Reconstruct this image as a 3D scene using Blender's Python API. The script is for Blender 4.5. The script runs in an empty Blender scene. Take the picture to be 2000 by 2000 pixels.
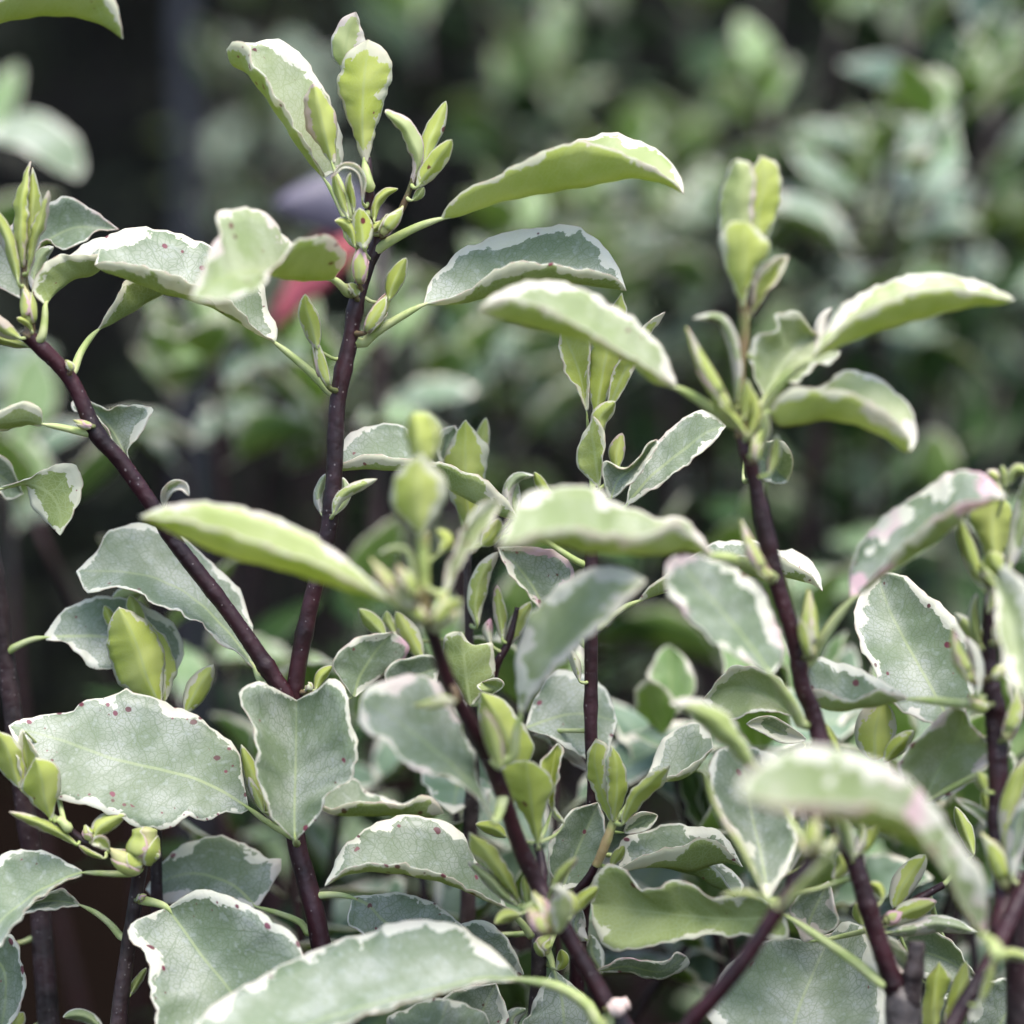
import bpy, math, random
import numpy as np
from mathutils import Vector, Matrix, Euler
random.seed(7); RNG = np.random.default_rng(7)
SC = bpy.context.scene; COL = SC.collection

# ------------------------------------------------------------------ camera
CAM_H, DIST, LENS, SENS, TILT = 0.66, 0.60, 100.0, 36.0, math.radians(9)
cam = bpy.data.cameras.new('camera'); camo = bpy.data.objects.new('camera', cam); COL.objects.link(camo)
camo.location = (0, -DIST, CAM_H); camo.rotation_euler = (math.radians(90) - TILT, 0, 0)
cam.lens = LENS; cam.sensor_width = SENS; cam.clip_start = 0.02; cam.clip_end = 500
cam.dof.use_dof = True; cam.dof.focus_distance = DIST; cam.dof.aperture_fstop = 5.0
SC.camera = camo
# ------------------------------------------------------------------ sky and sun (bright overcast)
SUN_EL, SUN_AZ = math.radians(70), math.radians(150)      # azimuth clockwise from +Y (view direction)
w = bpy.data.worlds.new('World'); SC.world = w; w.use_nodes = True
wn = w.node_tree.nodes; wl = w.node_tree.links
sky = wn.new('ShaderNodeTexSky'); sky.sky_type = 'NISHITA'; sky.sun_disc = False
sky.sun_elevation = SUN_EL; sky.sun_rotation = SUN_AZ
sky.air_density = 1.0; sky.dust_density = 2.6; sky.ozone_density = 1.0
bg = wn['Background']; wl.new(sky.outputs[0], bg.inputs[0]); bg.inputs[1].default_value = 0.105
sl = bpy.data.lights.new('sun', 'SUN'); so = bpy.data.objects.new('sun', sl); COL.objects.link(so)
sl.energy = 1.3; sl.angle = math.radians(34); sl.color = (1.0, 0.975, 0.94)
sd = Vector((math.sin(SUN_AZ) * math.cos(SUN_EL), math.cos(SUN_AZ) * math.cos(SUN_EL), math.sin(SUN_EL)))
so.rotation_euler = sd.to_track_quat('Z', 'Y').to_euler(); so.location = (0, 0, 5)
SC.view_settings.view_transform = 'Standard'; SC.view_settings.look = 'None'
SC.view_settings.exposure = 2.15; SC.view_settings.gamma = 1.0; SC.view_settings.use_curve_mapping = False
SC.cycles.use_denoising = True; SC.cycles.max_bounces = 3; SC.cycles.transparent_max_bounces = 3
SC.cycles.sample_clamp_indirect = 4; SC.cycles.adaptive_threshold = .02; SC.cycles.caustics_reflective = False; SC.cycles.caustics_refractive = False
SC.render.use_persistent_data = False

# ------------------------------------------------------------------ pixel -> place
RM = camo.rotation_euler.to_matrix(); CR, CU, CF = RM.col[0], RM.col[1], -RM.col[2]
CP = Vector(camo.location)
_R, _U, _F, _C = (np.array(v) for v in (CR, CU, CF, CP))
def wp(px, py, off):
    """photo pixel (2000 px frame) at a distance of focus + off millimetres along the view axis"""
    k = SENS / LENS
    off = np.asarray(off, float); d = DIST + np.where(off < 0, off * 1.28, off) / 1000.0
    x = (np.asarray(px, float) / 2000 - .5) * k * d; y = (.5 - np.asarray(py, float) / 2000) * k * d
    return _C + np.multiply.outer(x, _R) + np.multiply.outer(y, _U) + np.multiply.outer(d, _F)
ZK = 700 / 1932.0
def tile(t):
    return ((t - 1) % 3) * 650.0, ((t - 1) // 3) * 650.0
def P(t, s):
    ox, oy = tile(t)
    a = np.array([[float(q) for q in w_.split(',')] for w_ in s.split()]) if isinstance(s, str) else np.array(s, float)
    return np.stack([ox + a[:, 0] * ZK, oy + a[:, 1] * ZK], 1)
def resample(pts, n):
    """arc-length Catmull-Rom through pts (k,dim) -> n samples"""
    p = np.array(pts, float)
    if len(p) == 2: return p[0] + np.linspace(0, 1, n)[:, None] * (p[1] - p[0])
    seg = np.maximum(np.linalg.norm(np.diff(p[:, :2], axis=0), axis=1), 1e-6)
    ext = np.vstack([2 * p[0] - p[1], p, 2 * p[-1] - p[-2]])
    out = []
    for i in range(len(p) - 1):
        a, b, c, d = ext[i:i + 4]
        for u in np.linspace(0, 1, 12, endpoint=False):
            out.append(.5 * (2 * b + (c - a) * u + (2 * a - 5 * b + 4 * c - d) * u * u + (3 * b - a - 3 * c + d) * u ** 3))
    out.append(p[-1]); out = np.array(out)
    s = np.concatenate([[0], np.cumsum(np.linalg.norm(np.diff(out[:, :2], axis=0), axis=1))])
    t = np.linspace(0, s[-1], n)
    return np.stack([np.interp(t, s, out[:, k]) for k in range(out.shape[1])], 1)

# ------------------------------------------------------------------ node helpers and materials
class NT:
    def __init__(self, name, dim='3D'):
        self.dim = dim
        self.m = bpy.data.materials.new(name); self.m.use_nodes = True
        self.t = self.m.node_tree; self.t.nodes.clear()
        self.out = self.t.nodes.new('ShaderNodeOutputMaterial')
    def n(self, typ, ins=None, **kw):
        nd = self.t.nodes.new(typ)
        for k, v in kw.items(): setattr(nd, k, v)
        for k, v in (ins or {}).items(): self.set(nd.inputs[k], v)
        return nd
    def set(self, sock, v):
        if isinstance(v, bpy.types.NodeSocket): self.t.links.new(v, sock)
        else: sock.default_value = v
    def math(self, op, a, b=0.0, c=0.0, clamp=False):
        nd = self.n('ShaderNodeMath', {0: a, 1: b, 2: c}, operation=op); nd.use_clamp = clamp; return nd.outputs[0]
    def step(self, v, lo, hi):
        nd = self.n('ShaderNodeMapRange', {'Value': v, 'From Min': lo, 'From Max': hi}, interpolation_type='SMOOTHSTEP'); return nd.outputs[0]
    def mix(self, f, a, b, mode='MIX'):
        nd = self.n('ShaderNodeMix', data_type='RGBA', blend_type=mode)
        self.set(nd.inputs[0], f)
        for i, v in ((6, a), (7, b)): self.set(nd.inputs[i], v if isinstance(v, bpy.types.NodeSocket) else (*v, 1))
        return nd.outputs[2]
    def attr(self, name, out='Fac'): return self.n('ShaderNodeAttribute', attribute_name=name).outputs[out]
    def noise(self, vec, scale, detail=2.0, out=0, rough=.5):
        return self.n('ShaderNodeTexNoise', {'Vector': vec, 'Scale': scale, 'Detail': detail, 'Roughness': rough}, noise_dimensions=self.dim).outputs[out]
    def vor(self, vec, scale, feature='F1', out='Distance'):
        return self.n('ShaderNodeTexVoronoi', {'Vector': vec, 'Scale': scale}, feature=feature, voronoi_dimensions=self.dim).outputs[out]

def leaf_material(name, under, near=True):
    """two-tone blade; near leaves carry the vein net and freckles, the far ones only their colours"""
    N = NT(name, '2D')
    lc = N.attr('lc', 'Vector'); ed = N.attr('ed'); par = N.n('ShaderNodeSeparateXYZ', {0: N.attr('par', 'Vector')}); par2 = N.n('ShaderNodeSeparateXYZ', {0: N.attr('par2', 'Vector')})
    yg, sp, mw = par.outputs[0], par.outputs[1], par.outputs[2]; pk, midw, ax = par2.outputs[0], par2.outputs[1], par2.outputs[2]
    n1 = N.noise(lc, .13, 1); n2 = N.noise(lc, .085, 2); n3 = N.noise(lc, .55, 2)
    if near:
        wv = N.n('ShaderNodeVectorMath', {0: N.noise(lc, .5, 0, 1), 3: .9}, operation='SCALE').outputs[0]
        ld = N.n('ShaderNodeVectorMath', {0: lc, 1: wv}, operation='ADD').outputs[0]
        fine = N.vor(ld, 1.0, 'DISTANCE_TO_EDGE'); big = N.vor(ld, .3, 'DISTANCE_TO_EDGE')
        cell = N.n('ShaderNodeSeparateColor', {0: N.vor(ld, 1.0, 'F1', 'Color')}).outputs[0]
        vein = N.math('MAXIMUM', N.math('MULTIPLY_ADD', N.step(fine, .0, .13), -.8, .8), N.math('SUBTRACT', 1.0, N.step(big, .0, .035)))
        yy = N.n('ShaderNodeSeparateXYZ', {0: ld}).outputs[1]
        ph = N.math('FRACT', N.math('MULTIPLY', N.math('MULTIPLY_ADD', ax, -.75, yy), .19))
        lat = N.math('SUBTRACT', 1.0, N.step(N.math('ABSOLUTE', N.math('SUBTRACT', ph, .5)), .008, .05))
        vein = N.math('MAXIMUM', vein, N.math('MULTIPLY', lat, .8))
    else: cell, vein = .5, .25
    thr = N.math('MULTIPLY', mw, N.math('MULTIPLY_ADD', n1, 11.0, N.math('MULTIPLY_ADD', N.step(n2, .58, .72), 3.0, N.math('MULTIPLY_ADD', n3, 2.4, -5.2))))
    thr = N.math('ADD', thr, N.math('MULTIPLY', N.math('MAXIMUM', N.math('SUBTRACT', mw, 1.2), 0.0), 3.0))
    val = N.math('SUBTRACT', N.math('MULTIPLY_ADD', cell, .8, N.math('SUBTRACT', ed, .4)), thr)
    cream = N.math('SUBTRACT', 1.0, N.step(val, -.1, .12))
    rim = N.math('SUBTRACT', 1.0, N.step(N.math('MULTIPLY_ADD', n3, -.3, ed), .1, .32))
    cream = N.math('MAXIMUM', cream, rim)
    mid = N.math('MULTIPLY', N.math('SUBTRACT', 1.0, N.step(ax, .14, .5)), midw)
    if not under:
        a = N.mix(N.step(n2, .36, .66), (.195, .245, .155), (.350, .380, .315))
        a = N.mix(N.math('MULTIPLY', vein, .72), a, (.105, .165, .072))
        a = N.mix(N.math('MULTIPLY', N.step(n3, .58, .75), .35), a, (.42, .45, .43))
        y = N.mix(N.step(n2, .3, .7), (.395, .465, .150), (.525, .565, .275))
        y = N.mix(N.math('MULTIPLY', vein, .25), y, (.46, .54, .26))
        midc = (.38, .45, .20); creamc = (.68, .67, .56); tcol = (.46, .56, .16)
    else:
        a = N.mix(N.step(n2, .3, .7), (.235, .295, .090), (.325, .380, .155))
        a = N.mix(N.math('MULTIPLY', vein, .50), a, (.42, .49, .26))
        y = N.mix(N.step(n2, .3, .7), (.430, .490, .095), (.540, .580, .185))
        y = N.mix(N.math('MULTIPLY', vein, .22), y, (.50, .57, .26))
        midc = (.44, .50, .24); creamc = (.62, .61, .46); tcol = (.54, .61, .12)
    if not near:
        g1, g2, g3, g4 = ((.135, .215, .125), (.265, .345, .265), (.20, .33, .085), (.31, .43, .16)) if not under else ((.115, .205, .06), (.19, .28, .10), (.20, .32, .06), (.29, .39, .12))
        a = N.mix(N.step(n2, .3, .7), g1, g2); y = N.mix(N.step(n2, .3, .7), g3, g4)
    base = N.mix(yg, a, y)
    base = N.mix(N.math('MULTIPLY', mid, .8), base, midc)
    cr = N.mix(N.math('MULTIPLY', vein, .25), creamc, (.58, .60, .40))
    cr = N.mix(N.math('MULTIPLY', N.step(n2, .45, .62), N.math('MULTIPLY', pk, .9)), cr, (.66, .36, .46))
    base = N.mix(cream, base, cr)
    rough = N.math('MULTIPLY_ADD', n2, -.24, .62 if not under else .78)
    nrm = None
    if near:
        edge_pink = N.math('MULTIPLY', N.math('SUBTRACT', 1.0, N.step(ed, .02, .16)), N.math('MULTIPLY', N.step(n3, .42, .6), .5))
        base = N.mix(edge_pink, base, (.36, .16, .13))
        sv = N.n('ShaderNodeTexVoronoi', {'Vector': lc, 'Scale': .42}, feature='F1', voronoi_dimensions='2D')
        rnd = N.n('ShaderNodeSeparateColor', {0: sv.outputs['Color']})
        size = N.math('MULTIPLY_ADD', N.math('POWER', rnd.outputs[1], 2.0), .27, .04)
        dot = N.math('SUBTRACT', 1.0, N.step(N.math('SUBTRACT', N.math('MULTIPLY_ADD', n3, .14, sv.outputs['Distance']), size), .03, .09))
        pick = N.math('LESS_THAN', rnd.outputs[0], N.math('MULTIPLY', sp, N.step(N.math('MULTIPLY_ADD', n1, 6.0, N.math('MULTIPLY', ed, -.3)), .9, 2.7)))
        base = N.mix(N.math('MULTIPLY', N.math('MULTIPLY', dot, pick), .94), base, N.mix(rnd.outputs[2], (.21, .006, .060), (.085, .005, .018)))
        b2 = N.n('ShaderNodeBump', {'Height': N.math('MULTIPLY', N.step(fine, .0, .2), 1.0 if not under else -1.0), 'Strength': .09, 'Distance': .0002}); nrm = b2.outputs[0]
    bs = N.n('ShaderNodeBsdfPrincipled', {'Base Color': base, 'Roughness': rough})
    bs.inputs['Specular IOR Level'].default_value = .6 if not under else .25
    tr = N.n('ShaderNodeBsdfTranslucent', {'Color': N.mix(.5, N.mix(cream, tcol, (.66, .68, .42)), base)})
    if nrm: N.set(bs.inputs['Normal'], nrm)
    mx = N.n('ShaderNodeMixShader', {0: N.math('MULTIPLY_ADD', yg, .10, .36), 1: bs.outputs[0], 2: tr.outputs[0]})
    N.t.links.new(mx.outputs[0], N.out.inputs[0])
    return N.m

def stem_material():
    N = NT('stem_bark'); tc = N.n('ShaderNodeTexCoord').outputs['Object']; age = N.attr('age')
    n = N.noise(tc, 420, 4); n2 = N.noise(tc, 90, 3)
    a = N.mix(N.step(n2, .3, .7), (.0095, .0030, .0042), (.036, .0088, .0125))
    g = N.mix(N.step(n, .35, .7), (.026, .022, .021), (.070, .058, .054))
    c = N.mix(age, a, g)
    grn = N.attr('green')
    c = N.mix(grn, c, N.mix(N.step(n2, .4, .6), (.30, .36, .11), (.30, .22, .10)))
    v = N.n('ShaderNodeTexVoronoi', {'Vector': tc, 'Scale': 1150.0}, feature='F1')
    r = N.n('ShaderNodeSeparateColor', {0: v.outputs['Color']}).outputs[0]
    len_ = N.math('MULTIPLY', N.math('LESS_THAN', v.outputs['Distance'], .24), N.math('LESS_THAN', r, .15))
    c = N.mix(N.math('MULTIPLY', len_, N.math('MULTIPLY_ADD', grn, -.3, .32)), c, (.36, .32, .31))
    b = N.n('ShaderNodeBump', {'Height': N.math('MULTIPLY_ADD', len_, .6, n), 'Strength': .9, 'Distance': .0004})
    bs = N.n('ShaderNodeBsdfPrincipled', {'Base Color': c, 'Roughness': .46, 'Normal': b.outputs[0]})
    bs.inputs['Specular IOR Level'].default_value = .36
    N.t.links.new(bs.outputs[0], N.out.inputs[0]); return N.m
def simple_material(name, c1, c2, scale, rough=.6, tr=0.0, bump=.0005, spec=.3):
    N = NT(name); tc = N.n('ShaderNodeTexCoord').outputs['Object']
    n = N.noise(tc, scale, 4); c = N.mix(N.step(n, .3, .7), c1, c2)
    b = N.n('ShaderNodeBump', {'Height': n, 'Strength': .5, 'Distance': bump})
    bs = N.n('ShaderNodeBsdfPrincipled', {'Base Color': c, 'Roughness': rough, 'Normal': b.outputs[0]})
    bs.inputs['Specular IOR Level'].default_value = spec
    if tr:
        t = N.n('ShaderNodeBsdfTranslucent', {'Color': c})
        m = N.n('ShaderNodeMixShader', {0: tr, 1: bs.outputs[0], 2: t.outputs[0]}); N.t.links.new(m.outputs[0], N.out.inputs[0])
    else: N.t.links.new(bs.outputs[0], N.out.inputs[0])
    return N.m
M_UP = leaf_material('leaf_upper_face', False); M_UN = leaf_material('leaf_under_face', True)
M_UPF = leaf_material('far_leaf_upper_face', False, False); M_UNF = leaf_material('far_leaf_under_face', True, False)
M_STEM = stem_material()
M_PET = simple_material('petiole_skin', (.33, .41, .13), (.47, .50, .25), 260, .5, .15, .0001)
M_BUD = simple_material('bud_skin', (.30, .36, .09), (.44, .40, .20), 190, .5, .15, .0002)
M_SOIL = simple_material('dark_soil', (.0022, .0016, .0013), (.008, .0052, .004), 60, 1.0, 0, .01, 0.0)
M_CUT = simple_material('cut_wood', (.42, .30, .27), (.60, .48, .42), 700, .7, 0, .0002)

# ------------------------------------------------------------------ scene graph helpers
CUR = None
def link_mesh(name, verts, faces, mats, parent, mi=None, attrs=None, smooth=True):
    me = bpy.data.meshes.new(name)
    me.from_pydata([tuple(v) for v in verts], [], faces)
    for m in mats: me.materials.append(m)
    if mi is not None: me.polygons.foreach_set('material_index', mi)
    if smooth: me.polygons.foreach_set('use_smooth', [True] * len(me.polygons))
    for k, a in (attrs or {}).items():
        a = np.asarray(a, float)
        if a.ndim == 2:
            at = me.attributes.new(k, 'FLOAT_VECTOR', 'POINT'); at.data.foreach_set('vector', a.ravel())
        else:
            at = me.attributes.new(k, 'FLOAT', 'POINT'); at.data.foreach_set('value', a if a.shape else np.full(len(me.vertices), float(a)))
    me.update()
    o = bpy.data.objects.new(name, me); COL.objects.link(o)
    if parent is not None:
        o.parent = parent; o.matrix_parent_inverse = parent_world(parent).inverted()
    return o
def parent_world(p):
    if p.parent is None: return p.matrix_basis.copy()
    return parent_world(p.parent) @ p.matrix_parent_inverse @ p.matrix_basis
def thing(name, label, cat, loc, group=None):
    o = bpy.data.objects.new(name, None); COL.objects.link(o); o.empty_display_size = .05
    o.location = loc; o['label'] = label; o['category'] = cat
    if group: o['group'] = group
    return o
def tube(pts, rad, sides=10, cap=True, jitter=0.0):
    pts = np.array(pts); n = len(pts); tan = np.gradient(pts, axis=0); tan /= np.linalg.norm(tan, axis=1)[:, None] + 1e-12
    ref = np.array([0, 1., 0]) if abs(tan[0][1]) < .8 else np.array([1., 0, 0])
    V = []
    for i in range(n):
        a = np.cross(tan[i], ref); a /= np.linalg.norm(a) + 1e-12; b = np.cross(a, tan[i])
        for j in range(sides):
            th = 2 * math.pi * j / sides; r = rad[i] * (1 + jitter * RNG.standard_normal())
            V.append(pts[i] + r * (math.cos(th) * a + math.sin(th) * b))
    F = [(i * sides + j, i * sides + (j + 1) % sides, (i + 1) * sides + (j + 1) % sides, (i + 1) * sides + j) for i in range(n - 1) for j in range(sides)]
    if cap:
        F.append(tuple(range(sides))[::-1]); F.append(tuple((n - 1) * sides + j for j in range(sides)))
    return np.array(V), F

# ------------------------------------------------------------------ leaves
KIND = {'m': 0.0, 's': .4, 'q': .7, 'y': 1.0}
def blade(e1, m, e2, wav=.35, thick=.00011, ncol=11, bow=.5):
    """closed two-faced blade through edge / midrib / edge lines (n,3), metres"""
    n = len(m); ts = np.linspace(-1, 1, ncol)
    G = np.zeros((n, ncol, 3)); X = np.zeros((n, ncol)); ED = np.zeros((n, ncol))
    v = np.linspace(0, 1, n)
    for j, t in enumerate(ts):
        e = e1 if t < 0 else e2
        lin = m + (e - m) * abs(t)
        par = m + (e2 - e1) * .5 * t + ((e1 + e2) * .5 - m) * t * t
        G[:, j] = lin * (1 - bow) + par * bow
        hw = np.linalg.norm(e - m, axis=1)
        X[:, j] = hw * t; ED[:, j] = hw * (1 - abs(t))
    du = np.gradient(G, axis=1); dv = np.gradient(G, axis=0)
    Nn = np.cross(du, dv); L = np.linalg.norm(Nn, axis=2, keepdims=True)
    Nn = np.where(L > 1e-14, Nn / np.maximum(L, 1e-14), 0)
    Nn[0] = Nn[1]; Nn[-1] = Nn[-2]
    s = np.concatenate([[0], np.cumsum(np.linalg.norm(np.diff(m, axis=0), axis=1))])
    ph = RNG.uniform(0, 6.28, 4); fr = RNG.uniform(.55, 1.1, 2) * 1000
    env = np.sin(math.pi * np.clip(v, 0, 1)) ** .7
    wv = np.zeros((n, ncol))
    for j, t in enumerate(ts):
        k = 0 if t < 0 else 1
        wv[:, j] = abs(t) ** 2.2 * env * (np.sin(fr[k] * s + ph[k]) * .7 + .45 * np.sin(2.3 * fr[k] * s + ph[k + 2])) * wav / 1000
        wv[:, j] += (1 - t * t) * env * .12 / 1000 * np.sin(900 * s + 3 * t + ph[0])
    G = G + Nn * wv[..., None]
    up = G + Nn * thick; un = G - Nn * thick
    V = np.concatenate([up.reshape(-1, 3), un.reshape(-1, 3)]); K = n * ncol
    F = []; MI = []
    for i in range(n - 1):
        for j in range(ncol - 1):
            a = i * ncol + j
            F.append((a, a + 1, a + ncol + 1, a + ncol)); MI.append(0)
    for i in range(n - 1):
        for j in range(ncol - 1):
            a = K + i * ncol + j
            F.append((a, a + ncol, a + ncol + 1, a + 1)); MI.append(1)
    for i in range(n - 1):
        a = i * ncol; F.append((a, a + ncol, K + a + ncol, K + a)); MI.append(0)
        a = i * ncol + ncol - 1; F.append((a, K + a, K + a + ncol, a + ncol)); MI.append(0)
    for j in range(ncol - 1):
        F.append((j, K + j, K + j + 1, j + 1)); MI.append(0)
        a = (n - 1) * ncol + j; F.append((a, a + 1, K + a + 1, K + a)); MI.append(0)
    Y = np.repeat(s[:, None], ncol, 1)
    sd = RNG.uniform(0, 900)
    lc = np.stack([X * 1000 + sd, Y * 1000 + 1.7 * sd, 0 * X], 2).reshape(-1, 3)
    midw = np.repeat((1 - .75 * v)[:, None], ncol, 1).ravel()
    at = dict(lc=np.concatenate([lc, lc]), ed=np.tile(ED.ravel() * 1000, 2), midw=np.tile(midw, 2), ax=np.tile(np.abs(X).ravel() * 1000, 2))
    return V, F, MI, at
def pack(at, young, mw, spot, pink):
    n = len(at['ed']); c = lambda q: np.full(n, float(q))
    return dict(lc=at['lc'], ed=at['ed'], par=np.stack([c(young), c(spot), c(mw)], 1), par2=np.stack([c(pink), at['midw'], at['ax']], 1))
def finish_leaf(e1, m, e2, k, mw, spot, pink, wav, parent, name='leaf', ncol=11, bow=.5, fuzz=False):
    V, F, MI, at = blade(e1, m, e2, wav, ncol=ncol, bow=bow)
    at = pack(at, KIND[k], mw, spot, pink)
    return link_mesh(name, V, F, [M_UP, M_UN], parent, MI, at)
STEMS = {}; LOOSE = []
def joint(p):
    q = STEMS.get(CUR.name)
    if q is None: return None, 1.0
    d = np.linalg.norm(q - p, axis=1); i = int(np.argmin(d)); return q[i], float(d[i])
def petiole(p3, r0, r1, leaf):
    """stalk through p3 (base of stalk first), run into the nearest stem"""
    s_, d_ = joint(p3[0])
    if s_ is not None and d_ < .014: p3 = np.vstack([s_[None], p3])
    elif d_ >= .014: pass
    q = resample3(np.hstack([p3, np.ones((len(p3), 1))]), 14)[:, :3]
    V, F = tube(q, np.linspace(r0, r1, 14) / 1000 * np.array([1] * (14 - 4) + [.9, .7, .45, .15]), 8); link_mesh('petiole', V, F, [M_PET], leaf)
def stalk(base, nxt, leaf, r=.5, red=False):
    s_, d_ = joint(base)
    if s_ is None or d_ > .022: LOOSE.append((leaf, base, nxt, r)); return
    if d_ > .0015:
        mid = (s_ + base) / 2 + (base - nxt) / np.linalg.norm(base - nxt) * d_ * .12 + _F * max(0, d_ - .004) * .5
        q = resample3(np.hstack([np.array([s_, mid, base, nxt]), np.ones((4, 1))]), 10)[:, :3]
        V, F = tube(q, np.linspace(r * 1.2, r * .75, 10) / 1000 * np.array([1] * (10 - 4) + [.9, .7, .45, .15]), 7); link_mesh('petiole', V, F, [M_STEM if red else M_PET], leaf, attrs=dict(age=.1, green=.35) if red else None)
def settle_loose():
    """leaves whose own stem is far away belong to the stem that really carries them"""
    global CUR
    for leaf, base, nxt, r in LOOSE:
        best = min(STEMS, key=lambda k_: np.min(np.linalg.norm(STEMS[k_] - base, axis=1)))
        CUR = bpy.data.objects[best]; leaf.parent = CUR; leaf.matrix_parent_inverse = parent_world(CUR).inverted()
        s_, d_ = joint(base); mid = (s_ + base) / 2 + np.array([0, 0, -.1 * d_]) + _F * d_ * .45
        q = resample3(np.hstack([np.array([s_, mid, base, nxt]), np.ones((4, 1))]), 12)[:, :3]
        V, F = tube(q, np.linspace(r * 1.4, r * .75, 12) / 1000 * np.array([1] * (12 - 4) + [.9, .7, .45, .15]), 7); link_mesh('petiole', V, F, [M_PET], leaf)
def L(t, E1, M, E2, z=(0, 0), d=(-3, 0, -3), pet=None, zs=None, k='m', mw=.75, spot=.12, pink=0.0, wav=.35, n=38, bow=.5, pr=.75, name='leaf'):
    """leaf traced by left edge, midrib, right edge (base to tip); z depth at base, tip; d depth bulge of the three lines, mm"""
    m2 = P(t, M); a2 = P(t, E1); b2 = P(t, E2)
    if k in 'yq': spot *= .15
    for e in (a2, b2):
        dv = e[0] - m2[0]; l = np.linalg.norm(dv); lim = 7.0
        if l > lim:
            e_ = m2[0] + dv / l * lim; e[:] = np.vstack([e_[None], e[1:]])
        e[-1] = m2[-1]
    m2, a2, b2 = (resample(q, n) for q in (m2, a2, b2))
    for e in (a2, b2):                                   # finely uneven margin
        tn = np.gradient(e, axis=0); tn /= np.linalg.norm(tn, axis=1)[:, None] + 1e-9; ln = np.linspace(0, 1, n) * np.sum(np.linalg.norm(np.diff(e, axis=0), axis=1)) / 9.0
        wob = sum(np.sin(ln * f_ + RNG.uniform(0, 6.28)) * g_ for f_, g_ in ((.75, 1.7), (1.5, 1.4), (2.7, .9))) * np.sin(math.pi * np.linspace(0, 1, n)) ** .5 * min(1.0, max(.12, (ln[-1] - 14) / 26))
        e += np.stack([tn[:, 1], -tn[:, 0]], 1) * wob[:, None]
    v = np.linspace(0, 1, n); zz = z[0] + (z[1] - z[0]) * v if len(z) == 2 else np.interp(v, np.linspace(0, 1, len(z)), z)
    env = np.sin(math.pi * v) ** .65
    m3 = wp(m2[:, 0], m2[:, 1], zz + d[1] * env); a3 = wp(a2[:, 0], a2[:, 1], zz + d[0] * env); b3 = wp(b2[:, 0], b2[:, 1], zz + d[2] * env)
    o = finish_leaf(a3, m3, b3, k, mw, spot, pink, wav, CUR, name=name, bow=bow)
    if pet:
        q = np.vstack([P(t, pet), m2[0][None]]); zz2 = np.linspace(z[0] if zs is None else zs, z[0], len(q))
        petiole(np.vstack([wp(q[:, 0], q[:, 1], zz2), m3[2][None]]), pr * 1.25, pr * .62, o)
    else: stalk(m3[0], m3[2], o)
    return o
def R(t, path, wd, z=(0, 0), k='y', face='n', fold=2.0, mw=.3, spot=0.03, pink=.15, wav=.12, shape=.7, skew=1.0, n=18, pet=None, zs=None, pr=.55):
    """small leaf along a centre line; wd half width in tile px; face 'n' shows underside, 'u' upper; fold = edge depth, mm"""
    c = resample(P(t, path), n); v = np.linspace(0, 1, n)
    tn = np.gradient(c, axis=0); tn /= np.linalg.norm(tn, axis=1)[:, None] + 1e-9
    left = np.stack([tn[:, 1], -tn[:, 0]], 1)
    prof = np.sin(math.pi * np.clip(v ** skew, 0, 1)) ** shape; prof[0] = .12; prof[-1] = 0
    h = wd * ZK * prof[:, None]
    A, B = c + left * h, c - left * h
    if face == 'n': A, B = B, A
    zz = z[0] + (z[1] - z[0]) * v; env = np.sin(math.pi * v) ** .6
    m3 = wp(c[:, 0], c[:, 1], zz); a3 = wp(A[:, 0], A[:, 1], zz + fold * env); b3 = wp(B[:, 0], B[:, 1], zz + fold * env)
    o = finish_leaf(a3, m3, b3, k, mw, spot, pink, wav, CUR, ncol=9)
    if pet:
        q = np.vstack([P(t, pet), c[0][None]]); petiole(np.vstack([wp(q[:, 0], q[:, 1], np.linspace(z[0] if zs is None else zs, z[0], len(q))), m3[1][None]]), pr * 1.2, pr * .7, o)
    else: stalk(m3[0], m3[2], o, .4)
    return o
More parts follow.
